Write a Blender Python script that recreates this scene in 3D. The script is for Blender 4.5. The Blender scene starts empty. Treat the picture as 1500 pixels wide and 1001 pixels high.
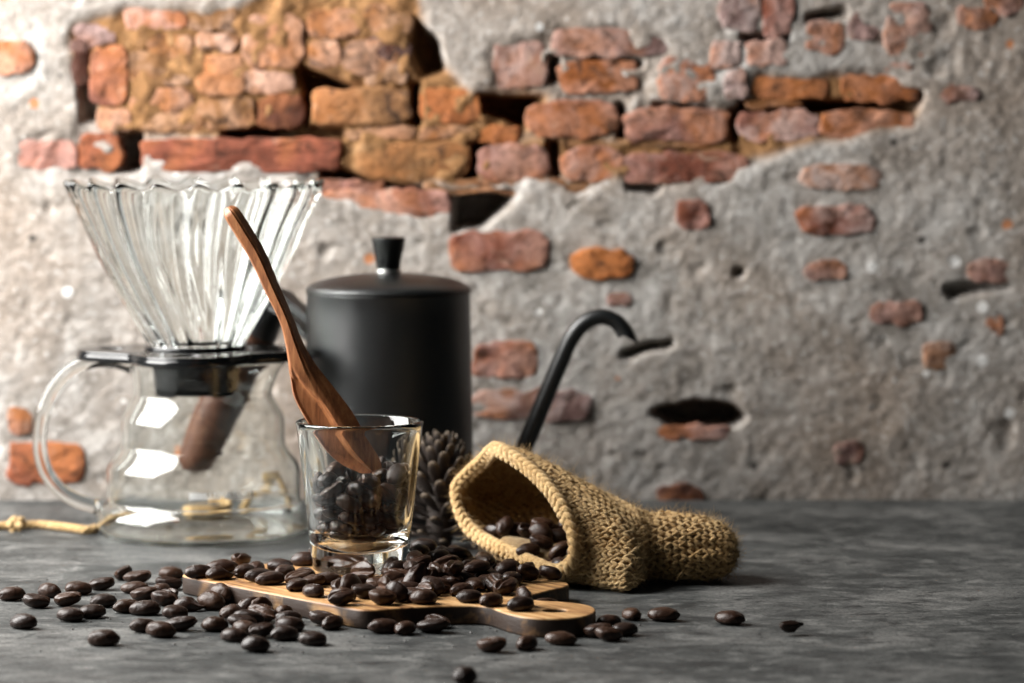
import bpy, bmesh, math, random
import numpy as np
from mathutils import Vector, Matrix, Euler, Quaternion

random.seed(7)
RNG = np.random.default_rng(11)
SC = bpy.context.scene
COL = SC.collection
R = math.radians

# ------------------------------------------------------------------ camera
F_PX, CX, CY, HORIZON = 5000.0, 750.0, 500.5, 100.0     # focal length, centre, eye level in photo pixels
CAM_H, CAM_D = 0.200, 1.306                              # lens height above table, distance to the tumbler's plane
PITCH = math.atan((CY - HORIZON) / F_PX)
CAM = Vector((0.0, -CAM_D, CAM_H))
cam_data = bpy.data.cameras.new('camera')
cam_data.sensor_width = 36.0
cam_data.lens = F_PX / 1500.0 * 36.0
cam_data.clip_start, cam_data.clip_end = 0.05, 20.0
cam_data.dof.use_dof = True
cam_data.dof.focus_distance = 1.275
cam_data.dof.aperture_fstop = 9.0
cam_data.dof.aperture_blades = 9
cam = bpy.data.objects.new('camera', cam_data)
cam.location = CAM
cam.rotation_euler = (math.pi / 2 - PITCH, 0, 0)
COL.objects.link(cam)
SC.camera = cam

# ------------------------------------------------------------------ light
world = bpy.data.worlds.new('World')
SC.world = world
world.use_nodes = True
bg = world.node_tree.nodes['Background']
bg.inputs['Color'].default_value = (0.80, 0.95, 1.0, 1)
bg.inputs['Strength'].default_value = 0.022

def area_light(name, loc, target, sx, sy, power, color):
    l = bpy.data.lights.new(name, 'AREA')
    l.shape = 'RECTANGLE'
    l.size, l.size_y = sx, sy
    l.energy = power
    l.color = color
    o = bpy.data.objects.new(name, l)
    o.location = loc
    o.rotation_euler = (Vector(target) - Vector(loc)).to_track_quat('-Z', 'Y').to_euler()
    COL.objects.link(o)
    return o
area_light('softbox', (-0.51, 0.06, 0.40), (0.0, 0.13, 0.16), 0.44, 0.62, 19.0, (1.0, 0.98, 0.952))

SC.view_settings.view_transform = 'Standard'
SC.view_settings.look = 'None'
SC.view_settings.exposure = 0.0
SC.view_settings.gamma = 1.0
SC.view_settings.use_curve_mapping = False
cy = SC.cycles
cy.max_bounces, cy.diffuse_bounces, cy.glossy_bounces, cy.transmission_bounces = 16, 4, 8, 16
cy.transparent_max_bounces = 16
cy.caustics_reflective = True
cy.caustics_refractive = True
cy.blur_glossy = 0.0
cy.sample_clamp_indirect = 12.0
cy.use_denoising = True

# ------------------------------------------------------------------ pixel -> place
_cp, _sp = math.cos(PITCH), math.sin(PITCH)
def ray(px, py):
    a, b = (px - CX) / F_PX, -(py - CY) / F_PX
    return Vector((a, _cp + b * _sp, -_sp + b * _cp))
def on_z(px, py, z=0.0):                     # the point of a level surface seen at a pixel
    r = ray(px, py)
    return CAM + r * ((z - CAM.z) / r.z)
def on_d(px, py, d):                         # the point at a known distance along the view
    r = ray(px, py)
    return CAM + r * (d / r.y)

# ------------------------------------------------------------------ noise in numpy
_PERM = np.random.default_rng(3).random((64, 64, 64)).astype(np.float32)
def vnoise(x, y, z=0.0):
    x, y = np.asarray(x, float), np.asarray(y, float)
    z = np.zeros_like(x) + z
    xi, yi, zi = np.floor(x).astype(int), np.floor(y).astype(int), np.floor(z).astype(int)
    fx, fy, fz = x - xi, y - yi, z - zi
    fx, fy, fz = [t * t * (3 - 2 * t) for t in (fx, fy, fz)]
    def g(a, b, c): return _PERM[(xi + a) & 63, (yi + b) & 63, (zi + c) & 63]
    def lerp(a, b, t): return a + (b - a) * t
    return lerp(lerp(lerp(g(0,0,0), g(1,0,0), fx), lerp(g(0,1,0), g(1,1,0), fx), fy),
                lerp(lerp(g(0,0,1), g(1,0,1), fx), lerp(g(0,1,1), g(1,1,1), fx), fy), fz) * 2 - 1
def fbm(x, y, z=0.0, o=4):
    s, a, f = 0, 1.0, 1.0
    for k in range(o):
        s = s + a * vnoise(np.asarray(x) * f + 17.3 * k, np.asarray(y) * f + 5.1 * k, np.asarray(z) * f + 3.7 * k)
        a *= 0.5; f *= 2.03
    return s

# ------------------------------------------------------------------ object helpers
def mesh_obj(name, verts, faces, mat=None, parent=None, smooth=True, link=True):
    me = bpy.data.meshes.new(name)
    me.from_pydata([tuple(v) for v in verts], [], faces)
    me.validate(); me.update()
    if smooth:
        me.polygons.foreach_set('use_smooth', [True] * len(me.polygons))
    if mat: me.materials.append(mat)
    o = bpy.data.objects.new(name, me)
    if link: COL.objects.link(o)
    if parent: o.parent = parent
    return o
def tag(o, label=None, cat=None, group=None, kind=None):
    if label: o['label'] = label
    if cat: o['category'] = cat
    if group: o['group'] = group
    if kind: o['kind'] = kind
    return o
def thing(name, loc, label, cat, group=None):
    o = bpy.data.objects.new(name, None)
    o.empty_display_size = 0.01
    o.location = loc
    COL.objects.link(o)
    return tag(o, label, cat, group)
def fix_normals(o):
    bm = bmesh.new(); bm.from_mesh(o.data)
    bmesh.ops.remove_doubles(bm, verts=bm.verts, dist=1e-7)
    bmesh.ops.recalc_face_normals(bm, faces=bm.faces)
    bm.to_mesh(o.data); bm.free()
    return o
def sharp(o, deg=35):
    o.data.set_sharp_from_angle(angle=R(deg)); return o
def grid_faces(nu, nv, wrap_u=True):
    f = []
    for j in range(nv - 1):
        for i in range(nu if wrap_u else nu - 1):
            a, b = j * nu + i, j * nu + (i + 1) % nu
            f.append((a, b, b + nu, a + nu))
    return f
def lathe(prof, seg=96, closed=True, rfun=None):
    """prof: (radius, z) pairs; a closed profile makes a solid ring or, with radii of 0, a solid body."""
    V, n = [], len(prof)
    for (r, z) in prof:
        for i in range(seg):
            a = 2 * math.pi * i / seg
            rr, zz = rfun(r, z, a) if rfun else (r, z)
            V.append((rr * math.cos(a), rr * math.sin(a), zz))
    Fc = grid_faces(seg, n)
    if closed:
        for i in range(seg):
            a, b = (n - 1) * seg + i, (n - 1) * seg + (i + 1) % seg
            Fc.append((a, b, (i + 1) % seg, i))
    return V, Fc
def smooth_path(pts, n):
    P = np.array([tuple(p) for p in pts], float)
    Q = np.vstack([2 * P[0] - P[1], P, 2 * P[-1] - P[-2]])
    out = []
    for t in np.linspace(0, len(P) - 1 - 1e-9, n):
        k = int(t); f = t - k
        p0, p1, p2, p3 = Q[k], Q[k + 1], Q[k + 2], Q[k + 3]
        out.append(0.5 * ((2 * p1) + (-p0 + p2) * f + (2*p0 - 5*p1 + 4*p2 - p3) * f * f + (-p0 + 3*p1 - 3*p2 + p3) * f ** 3))
    return np.array(out)
def tube(path, radii, seg=16, cap=True, up=(0, 1, 0), shape=None, twist=0.0):
    P = np.array(path, float); n = len(P)
    T = np.gradient(P, axis=0); T /= np.linalg.norm(T, axis=1)[:, None]
    V = []; N = np.array(up, float)
    rad = np.broadcast_to(np.asarray(radii, float), (n,))
    for i in range(n):
        N = N - T[i] * N.dot(T[i]); N /= np.linalg.norm(N)
        B = np.cross(T[i], N)
        for k in range(seg):
            a = 2 * math.pi * k / seg
            q = shape(i / (n - 1), a + twist * i) if shape else 1.0
            V.append(P[i] + rad[i] * q * (math.cos(a) * N + math.sin(a) * B))
    Fc = grid_faces(seg, n)
    if cap:
        Fc.append(tuple(range(seg))[::-1]); Fc.append(tuple((n - 1) * seg + k for k in range(seg)))
    return V, Fc
def box_vf(x0, x1, y0, y1, z0, z1):
    V = [(x, y, z) for z in (z0, z1) for y in (y0, y1) for x in (x0, x1)]
    return V, [(0,2,3,1), (4,5,7,6), (0,1,5,4), (2,6,7,3), (0,4,6,2), (1,3,7,5)]
def resample_closed(pts, n):
    P = np.array(pts, float); Q = np.vstack([P, P[:1]])
    s = np.concatenate([[0], np.cumsum(np.linalg.norm(np.diff(Q, axis=0), axis=1))])
    t = np.linspace(0, s[-1], n, endpoint=False)
    return np.stack([np.interp(t, s, Q[:, k]) for k in range(P.shape[1])], 1)

# ------------------------------------------------------------------ materials
class Mat:
    def __init__(self, name):
        self.m = bpy.data.materials.new(name); self.m.use_nodes = True
        self.t = self.m.node_tree; self.t.nodes.clear()
        self.out = self.t.nodes.new('ShaderNodeOutputMaterial')
    def n(self, typ, ins=None, **props):
        nd = self.t.nodes.new('ShaderNode' + typ)
        for k, v in props.items(): setattr(nd, k, v)
        for k, v in (ins or {}).items(): self.put(nd.inputs[k], v)
        return nd
    def put(self, sock, v):
        if hasattr(v, 'bl_idname') and hasattr(v, 'outputs'): v = v.outputs[0]
        if hasattr(v, 'is_linked'): self.t.links.new(v, sock)
        else: sock.default_value = v
    def coord(self, which='Object', scale=None):
        c = self.n('TexCoord').outputs[which]
        if scale is None: return c
        return self.n('Mapping', {'Vector': c, 'Scale': scale}).outputs[0]
    def noise(self, vec, scale, detail=5.0, rough=0.55, dist=0.0):
        return self.n('TexNoise', {'Vector': vec, 'Scale': scale, 'Detail': detail, 'Roughness': rough, 'Distortion': dist}).outputs['Fac']
    def ramp(self, fac, stops, interp='LINEAR'):
        r = self.n('ValToRGB', {'Fac': fac}); e = r.color_ramp.elements
        r.color_ramp.interpolation = interp
        while len(e) < len(stops): e.new(0.5)
        for k, (p, c) in enumerate(stops):
            e[k].position = p
            e[k].color = (c, c, c, 1) if isinstance(c, (int, float)) else (*c, 1)
        return r.outputs[0]
    def mix(self, fac, a, b, blend='MIX'):
        nd = self.n('Mix', data_type='RGBA', blend_type=blend)
        self.put(nd.inputs[0], fac)
        for s, v in ((6, a), (7, b)):
            if isinstance(v, tuple) and len(v) == 3: v = (*v, 1)
            self.put(nd.inputs[s], v)
        return nd.outputs[2]
    def math(self, op, a, b=0.0):
        nd = self.n('Math', operation=op); self.put(nd.inputs[0], a); self.put(nd.inputs[1], b); return nd.outputs[0]
    def bump(self, h, strength, dist, prev=None):
        ins = {'Height': h, 'Strength': strength, 'Distance': dist}
        if prev is not None: ins['Normal'] = prev
        return self.n('Bump', ins).outputs[0]
    def bsdf(self, **k):
        b = self.n('BsdfPrincipled')
        for key, v in k.items():
            key = key.replace('_', ' ')
            if isinstance(v, tuple) and len(v) == 3 and b.inputs[key].type == 'RGBA': v = (*v, 1)
            self.put(b.inputs[key], v)
        self.t.links.new(b.outputs[0], self.out.inputs[0])
        return self.m

def mat_table():
    M = Mat('stone_table'); c = M.coord('Object')
    warp = M.coord('Object', (1.0, 1.15, 1.0))
    n1 = M.noise(warp, 18, 8, 0.66, 0.5); n2 = M.noise(M.coord('Object', (1, 1.3, 1)), 70, 8, 0.74, 0.5); n3 = M.noise(c, 700, 4, 0.65)
    n4 = M.noise(M.coord('Object', (0.35, 1.6, 1)), 130, 5, 0.7, 0.5)
    col = M.ramp(n1, [(0.34, (0.026, 0.029, 0.029)), (0.46, (0.050, 0.053, 0.052)), (0.56, (0.088, 0.090, 0.087)), (0.70, (0.17, 0.168, 0.160))])
    col = M.mix(M.ramp(n2, [(0.52, 0.0), (0.66, 0.6)]), col, (0.235, 0.233, 0.222))
    col = M.mix(M.ramp(n2, [(0.38, 0.9), (0.47, 0.0)]), col, (0.020, 0.022, 0.023))
    col = M.mix(M.ramp(n4, [(0.60, 0.0), (0.69, 0.6)]), col, (0.30, 0.297, 0.282))
    col = M.mix(M.ramp(n4, [(0.34, 0.5), (0.42, 0.0)]), col, (0.025, 0.027, 0.028))
    col = M.mix(M.ramp(n3, [(0.40, 0.6), (0.5, 0.0)]), col, (0.02, 0.021, 0.021))
    rough = M.ramp(n2, [(0.3, 0.45), (0.7, 0.68)])
    nm = M.bump(n3, 0.25, 0.0004); nm = M.bump(n2, 0.2, 0.0010, nm)
    return M.bsdf(Base_Color=col, Roughness=rough, Normal=nm, Specular_IOR_Level=0.18)

def mat_wall():
    M = Mat('old_plaster'); c = M.coord('Object')
    at = M.n('Attribute', attribute_name='mortar').outputs['Fac']
    big = M.noise(c, 9, 4, 0.55, 0.5); mid = M.noise(c, 48, 8, 0.72, 0.8); fine = M.noise(c, 260, 6, 0.75); grit = M.noise(c, 900, 3, 0.7)
    pl = M.ramp(mid, [(0.32, (0.16, 0.145, 0.128)), (0.44, (0.295, 0.272, 0.248)), (0.55, (0.40, 0.378, 0.354)), (0.68, (0.57, 0.55, 0.525))])
    pl = M.mix(M.ramp(big, [(0.40, 0.0), (0.64, 0.75)]), pl, M.ramp(fine, [(0.3, (0.19, 0.138, 0.100)), (0.7, (0.40, 0.322, 0.26))]))
    pl = M.mix(M.ramp(fine, [(0.34, 0.7), (0.44, 0.0)]), pl, (0.13, 0.115, 0.098))
    pl = M.mix(M.ramp(fine, [(0.56, 0.0), (0.66, 0.7)]), pl, (0.68, 0.67, 0.65))
    vor = M.n('TexVoronoi', {'Vector': c, 'Scale': 78.0, 'Randomness': 1.0})
    cell = M.n('SeparateColor', {0: vor.outputs['Color']})
    d = vor.outputs['Distance']
    def flecks(lo, hi, size, col, base):
        pick = M.math('MULTIPLY', M.math('GREATER_THAN', cell.outputs[0], lo), M.math('LESS_THAN', cell.outputs[0], hi))
        spot = M.math('LESS_THAN', M.math('ADD', d, M.math('MULTIPLY', fine, 0.18)), size)
        return M.mix(M.math('MULTIPLY', M.math('MULTIPLY', pick, spot), 0.85), base, col)
    pl = flecks(0.90, 1.0, 0.30, (0.78, 0.77, 0.75), pl)
    pl = flecks(0.82, 0.86, 0.28, (0.46, 0.17, 0.06), pl)
    pl = flecks(0.70, 0.78, 0.26, (0.05, 0.045, 0.04), pl)
    mo = M.ramp(mid, [(0.25, (0.06, 0.028, 0.013)), (0.46, (0.23, 0.115, 0.045)), (0.60, (0.36, 0.195, 0.085)), (0.78, (0.50, 0.34, 0.20))])
    mo = M.mix(M.ramp(fine, [(0.32, 0.85), (0.48, 0.0)]), mo, (0.09, 0.05, 0.028))
    mo = M.mix(M.ramp(big, [(0.42, 0.5), (0.55, 0.0)]), mo, (0.27, 0.14, 0.06))
    col = M.mix(at, pl, mo)
    nm = M.bump(grit, 0.5, 0.0006); nm = M.bump(fine, 0.6, 0.0014, nm)
    return M.bsdf(Base_Color=col, Roughness=0.92, Normal=nm, Specular_IOR_Level=0.2)

def mat_brick():
    M = Mat('old_brick'); c = M.n('TexCoord').outputs['Object']
    oi = M.n('ObjectInfo')
    base = oi.outputs['Color']; lime = oi.outputs['Alpha']
    off = M.n('VectorMath', {0: c, 1: M.n('CombineXYZ', {0: oi.outputs['Random'], 1: oi.outputs['Random'], 2: 0.3}).outputs[0]}, operation='ADD').outputs[0]
    mid = M.noise(off, 55, 6, 0.62, 0.9); fine = M.noise(off, 320, 5, 0.7); big = M.noise(off, 24, 3, 0.5, 0.6)
    hue = M.n('HueSaturation', {'Hue': 0.5, 'Saturation': 1.0, 'Value': M.ramp(mid, [(0.25, 0.35), (0.75, 1.55)]), 'Color': base}).outputs[0]
    col = M.mix(M.ramp(big, [(0.42, 0.0), (0.62, 0.55)]), hue, (0.46, 0.17, 0.055))
    limef = M.math('MULTIPLY', M.ramp(mid, [(0.40, 0.0), (0.60, 1.0)]), M.math('SUBTRACT', 1.0, lime))
    col = M.mix(limef, col, (0.46, 0.385, 0.365))
    soot = M.noise(M.n('Mapping', {'Vector': off, 'Location': (3.1, 1.7, 0.4)}).outputs[0], 70, 7, 0.7, 1.0)
    col = M.mix(M.ramp(soot, [(0.33, 0.9), (0.47, 0.0)]), col, (0.040, 0.022, 0.015))
    col = M.mix(M.ramp(soot, [(0.60, 0.0), (0.72, 0.6)]), col, (0.42, 0.33, 0.25))
    col = M.mix(M.ramp(fine, [(0.34, 0.8), (0.45, 0.0)]), col, (0.05, 0.026, 0.018))
    nm = M.bump(fine, 0.6, 0.0012); nm = M.bump(mid, 0.25, 0.003, nm)
    return M.bsdf(Base_Color=col, Roughness=0.9, Normal=nm, Specular_IOR_Level=0.2)

def mat_bean():
    M = Mat('roasted_bean'); c = M.coord('Object'); oi = M.n('ObjectInfo')
    off = M.n('VectorMath', {0: c, 1: M.n('CombineXYZ', {0: oi.outputs['Random'], 1: oi.outputs['Random'], 2: oi.outputs['Random']}).outputs[0]}, operation='ADD').outputs[0]
    n1 = M.noise(off, 260, 5, 0.6, 0.5); n2 = M.noise(off, 1100, 4, 0.6)
    groove = M.n('Attribute', attribute_name='groove').outputs['Fac']
    col = M.ramp(n1, [(0.25, (0.010, 0.0042, 0.0022)), (0.5, (0.0225, 0.0090, 0.0045)), (0.78, (0.047, 0.0200, 0.0096))])
    col = M.mix(M.ramp(oi.outputs['Random'], [(0.0, 0.75), (0.5, 0.0)]), col, (0.012, 0.006, 0.004))
    col = M.mix(M.ramp(oi.outputs['Random'], [(0.6, 0.0), (1.0, 0.5)]), col, (0.060, 0.027, 0.0130))
    col = M.mix(M.math('MULTIPLY', groove, 0.55), col, (0.11, 0.048, 0.022))
    nm = M.bump(n2, 0.22, 0.0004); nm = M.bump(n1, 0.45, 0.0010, nm)
    return M.bsdf(Base_Color=col, Roughness=M.ramp(n1, [(0.3, 0.30), (0.7, 0.46)]), Normal=nm, Specular_IOR_Level=0.30)

def mat_wood(name, dark, mid_c, light, along=(1, 12, 12), scale=30, rough=0.55, spec=0.35):
    M = Mat(name); v = M.coord('Object', along)
    n1 = M.noise(v, scale, 5, 0.6, 1.2); n2 = M.noise(M.coord('Object', tuple(a * 3 for a in along)), scale * 2.5, 4, 0.6)
    col = M.ramp(n1, [(0.28, dark), (0.5, mid_c), (0.75, light)])
    col = M.mix(M.ramp(n2, [(0.32, 0.6), (0.48, 0.0)]), col, dark)
    nm = M.bump(n2, 0.25, 0.0004)
    return M.bsdf(Base_Color=col, Roughness=rough, Normal=nm, Specular_IOR_Level=spec)

def mat_board():
    M = Mat('charred_board')
    c = M.n('Mapping', {'Vector': M.n('TexCoord').outputs['Object'], 'Rotation': (0, 0, R(50))}).outputs[0]
    g = M.n('Mapping', {'Vector': c, 'Scale': (1, 9, 9)}).outputs[0]
    n1 = M.noise(g, 22, 5, 0.6, 1.0); n2 = M.noise(g, 130, 4, 0.6); b = M.noise(c, 38, 4, 0.55, 0.4)
    col = M.ramp(n1, [(0.34, (0.115, 0.048, 0.018)), (0.46, (0.36, 0.185, 0.068)), (0.58, (0.50, 0.285, 0.115)), (0.74, (0.64, 0.43, 0.22))])
    col = M.mix(M.ramp(n2, [(0.30, 0.55), (0.46, 0.0)]), col, (0.17, 0.075, 0.028))
    # scorched band round the edge: an attribute of the wood itself
    burn = M.n('Attribute', attribute_name='scorch').outputs['Fac']
    bm_ = M.math('MULTIPLY', burn, M.ramp(b, [(0.36, 0.30), (0.50, 1.0)]))
    col = M.mix(bm_, col, (0.030, 0.017, 0.011))
    nm = M.bump(n2, 0.25, 0.0005)
    return M.bsdf(Base_Color=col, Roughness=0.5, Normal=nm, Specular_IOR_Level=0.4)

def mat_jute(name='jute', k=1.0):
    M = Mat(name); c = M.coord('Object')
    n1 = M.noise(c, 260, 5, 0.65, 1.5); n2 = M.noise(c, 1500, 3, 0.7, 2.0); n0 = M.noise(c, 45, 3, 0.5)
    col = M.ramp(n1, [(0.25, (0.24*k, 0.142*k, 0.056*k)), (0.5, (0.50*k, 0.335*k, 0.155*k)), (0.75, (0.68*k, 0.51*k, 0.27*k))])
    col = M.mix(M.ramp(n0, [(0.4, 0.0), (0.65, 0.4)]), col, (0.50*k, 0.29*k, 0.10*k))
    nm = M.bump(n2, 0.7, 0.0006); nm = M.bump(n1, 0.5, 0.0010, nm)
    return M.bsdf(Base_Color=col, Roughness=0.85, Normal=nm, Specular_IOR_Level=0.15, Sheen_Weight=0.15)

def mat_plain(name, col, rough, spec=0.5, noise_scale=900, bump=0.08, **k):
    M = Mat(name); c = M.coord('Object')
    n = M.noise(c, noise_scale, 3, 0.6)
    return M.bsdf(Base_Color=M.mix(M.ramp(n, [(0.3, 0.0), (0.7, 0.25)]), col, tuple(min(1, x * 1.35 + 0.001) for x in col)),
                  Roughness=rough, Specular_IOR_Level=spec, Normal=M.bump(n, bump, 0.0003), **k)

def mat_glass(name, ior=1.47, tint=(1, 1, 1), rough=0.0):
    M = Mat(name)
    g = M.n('BsdfGlass', {'Color': (*tint, 1), 'Roughness': rough, 'IOR': ior})
    M.t.links.new(g.outputs[0], M.out.inputs[0])
    return M.m

M_TABLE, M_WALL, M_BRICK, M_BEAN = mat_table(), mat_wall(), mat_brick(), mat_bean()
M_BOARD, M_JUTE, M_FUZZ = mat_board(), mat_jute(), mat_jute('jute_fibre', 1.15)
M_SPOON = mat_wood('spoon_wood', (0.140, 0.048, 0.018), (0.33, 0.124, 0.046), (0.47, 0.205, 0.082), (9, 9, 1.0), 40, 0.42, 0.4)
M_GRIP = mat_wood('grip_wood', (0.035, 0.014, 0.008), (0.075, 0.030, 0.016), (0.11, 0.05, 0.026), (10, 10, 1.5), 30, 0.4)
M_BLACK = mat_plain('matt_black_steel', (0.0046, 0.0058, 0.0062), 0.40, 0.72, 2500, 0.04)
M_KNOB = mat_plain('black_knob', (0.007, 0.008, 0.008), 0.45, 0.25)
M_PLASTIC = mat_plain('gloss_black_plastic', (0.006, 0.0065, 0.007), 0.14, 0.55, 300, 0.02)
M_STEEL = mat_plain('brushed_steel', (0.45, 0.45, 0.44), 0.35, 0.5, 900, 0.05, Metallic=1.0)
M_GLASS = mat_glass('clear_glass', 1.47, (0.985, 0.995, 0.99))
M_PRINT = mat_plain('white_print', (0.85, 0.87, 0.87), 0.5)
M_PAPER = mat_plain('white_paper', (0.74, 0.73, 0.70), 0.8, 0.2, 200, 0.2)

# ================================================================== SETTING
D_WALL = 1.575
Y_WALL = D_WALL - CAM_D
V, Fc = box_vf(-0.62, 0.62, -0.62, Y_WALL + 0.03, -0.03, 0.0)
table = mesh_obj('table_top', V, Fc, M_TABLE, smooth=False)
bv = table.modifiers.new('edge', 'BEVEL'); bv.width = 0.002; bv.segments = 2
tag(table, 'dark grey mottled stone table top', 'table', kind='structure')

# ---- wall: one relief sheet with a solid back, in photo pixel features turned to metres at the wall's distance
PXM = D_WALL / F_PX
def wall_xz(px, py):
    p = on_d(px, py, D_WALL); return p.x, p.z
WX = np.arange(-0.34, 0.3401, 0.0009); WZ = np.arange(-0.004, 0.3001, 0.0009)
gx, gz = np.meshgrid(WX, WZ)
# inverse of on_d at the wall: pixel of each grid point
def to_px(x, z):
    dz = z - CAM_H
    k = (dz * _cp + D_WALL * _sp) / (D_WALL * _cp - dz * _sp)
    fwd = D_WALL * _cp - dz * _sp
    return CX + F_PX * x / fwd, CY - F_PX * k
gpx, gpy = to_px(gx, gz)
wobx = 9 * fbm(gx * 60, gz * 60, 1.5, 3); woby = 9 * fbm(gx * 60, gz * 60, 7.5, 3)
def inpoly(poly, x, y):
    ins = np.zeros(x.shape, bool); n = len(poly)
    for i in range(n):
        x0, y0 = poly[i]; x1, y1 = poly[(i + 1) % n]
        if y0 == y1: continue
        c = ((y0 > y) != (y1 > y)) & (x < (x1 - x0) * (y - y0) / (y1 - y0) + x0)
        ins ^= c
    return ins
def blur(a, k):
    for ax in (0, 1):
        for _ in range(2):
            p = np.pad(a, [(k, k) if q == ax else (0, 0) for q in (0, 1)], mode='edge').cumsum(ax)
            p = np.insert(p, 0, 0, axis=ax)
            a = (np.take(p, range(2*k+1, p.shape[ax]), ax) - np.take(p, range(0, p.shape[ax] - 2*k - 1), ax)) / (2*k+1)
    return a
def region(poly, soft=2, wob=1.0):
    return blur(inpoly(poly, gpx + wobx * wob, gpy + woby * wob).astype(float), soft)
EXPOSED = [(100,40),(180,15),(350,12),(470,-40),(612,-40),(625,50),(648,100),(700,132),(725,130),(722,60),(800,58),(810,38),(960,45),(987,75),(955,100),(955,135),
           (1050,150),(1092,150),(1100,110),(1180,118),(1230,106),(1310,108),(1352,140),(1338,185),(1280,195),(1180,208),(1105,235),(1065,265),(960,274),
           (900,268),(850,285),(765,264),(752,290),(705,337),(665,333),(662,315),(560,305),(470,290),(440,256),(120,256),(40,244),(22,215),(60,198),(112,205),(115,190),(140,160),(130,130),(105,122)]
OCHRE = [(100,40),(180,15),(350,12),(470,-40),(612,-40),(625,50),(648,100),(700,132),(800,140),(790,190),(700,210),(690,265),(560,275),(470,262),(440,200),(180,200),(140,165),(130,130),(105,122)]
OCHRE2 = [(560,262),(700,258),(860,262),(960,268),(1060,262),(1100,235),(1340,190),(1352,140),(1230,106),(1100,112),(1090,150),(900,205),(800,200),(690,215)]
HOLES = [  # (polygon, depth mm)
    ([(606,28),(640,60),(648,105),(618,112),(604,70)], 20), ([(430,92),(470,108),(525,132),(500,142),(458,140),(446,192),(375,204),(368,192),(425,165),(450,140)], 20),
    ([(603,124),(614,124),(614,182),(603,182)], 16), ([(700,140),(792,145),(772,165),(765,190),(735,172),(705,160)], 22),
    ([(690,212),(720,206),(700,240),(694,258),(668,266),(690,240)], 20), ([(666,284),(750,284),(735,305),(700,336),(666,334)], 24),
    ([(178,196),(206,196),(204,252),(172,250)], 18), ([(330,190),(500,188),(500,203),(330,206)], 18), ([(470,242),(508,250),(545,268),(470,274)], 16),
    ([(956,606),(1020,588),(1075,596),(1090,612),(1062,626),(985,624)], 24), ([(803,84),(816,84),(816,122),(803,122)], 12),
    ([(1072,162),(1082,156),(1080,206),(1072,206)], 12), ([(1084,150),(1200,150),(1345,150),(1338,165),(1190,162),(1086,162)], 18),
    ([(910,518),(950,505),(985,500),(985,506),(950,513),(915,524)], 9), ([(806,208),(820,208),(818,262),(806,262)], 12), ([(905,152),(915,152),(915,204),(905,204)], 12),
    ([(855,84),(940,88),(940,96),(850,92)], 10), ([(1300,132),(1350,135),(1345,150),(1300,150)], 14), ([(960,150),(1040,158),(1040,166),(970,160)], 10),
    ([(1180,24),(1235,14),(1240,24),(1185,32)], 9), ([(1088,52),(1156,50),(1156,58),(1090,60)], 9), ([(1076,395),(1090,395),(1090,405),(1076,405)], 8),
    ([(475,262),(660,282),(660,292),(475,272)], 14), ([(115,118),(135,118),(142,180),(120,180)], 10), ([(1385,425),(1440,410),(1480,420),(1440,425),(1395,440)], 5),
    ([(920,270),(970,268),(960,284),(925,280)], 8), ([(330,150),(380,152),(380,168),(335,170)], 9)]
exposed = region(EXPOSED, 2); och = np.clip(region(OCHRE, 3) + 0.8 * region(OCHRE2, 3), 0, 1)
hgt = 0.9 * fbm(gx * 12, gz * 16, 0.3, 2) + 0.30 * fbm(gx * 60, gz * 90, 2.3, 4) + 0.30 * fbm(gx * 260, gz * 300, 4.3, 4)
pits = np.clip(fbm(gx * 70, gz * 95, 9.2, 2) - 0.62, 0, 1); hgt -= 3.0 * pits
hgt += 0.8 * np.clip(fbm(gx * 120, gz * 90, 12.2, 2) - 0.5, 0, 1)
rock = 2.6 * np.abs(fbm(gx * 48, gz * 60, 3.9, 3)) + 0.9 * fbm(gx * 160, gz * 160, 6.1, 3)
hgt = hgt * (1 - 0.45 * exposed) + exposed * (-3.3 + 1.0 * rock)
for poly, dep in HOLES:
    m = region(poly, 1, 0.45); hgt = hgt * (1 - m) + m * (-1.5 * dep)
hgt *= 0.001
nz, nx = gx.shape
Vw = np.stack([gx.ravel(), (Y_WALL - hgt).ravel(), gz.ravel()], 1)
idx = np.arange(nz * nx).reshape(nz, nx)
Fw = np.stack([idx[:-1, :-1], idx[:-1, 1:], idx[1:, 1:], idx[1:, :-1]], -1).reshape(-1, 4)
edge = np.concatenate([idx[0, :], idx[1:, -1], idx[-1, -2::-1], idx[-2:0:-1, 0]])
back0 = len(Vw); Vb = Vw[edge].copy(); Vb[:, 1] = Y_WALL + 0.06
Vw = np.vstack([Vw, Vb]); ne = len(edge)
Fb = [(int(edge[(i + 1) % ne]), int(edge[i]), back0 + i, back0 + (i + 1) % ne) for i in range(ne)]
me = bpy.data.meshes.new('wall')
me.from_pydata(Vw.tolist(), [], Fw.tolist() + Fb + [tuple(range(back0 + ne - 1, back0 - 1, -1))])
me.update(); me.materials.append(M_WALL)
me.polygons.foreach_set('use_smooth', [True] * len(me.polygons))
att = me.attributes.new('mortar', 'FLOAT', 'POINT')
att.data.foreach_set('value', np.concatenate([np.clip(och * exposed * 1.3, 0, 1).ravel(), np.zeros(ne)]).astype(np.float32))
wall = bpy.data.objects.new('wall', me); COL.objects.link(wall)
tag(wall, 'rough grey plaster wall with patches of exposed old brick', 'wall', kind='structure')

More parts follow.
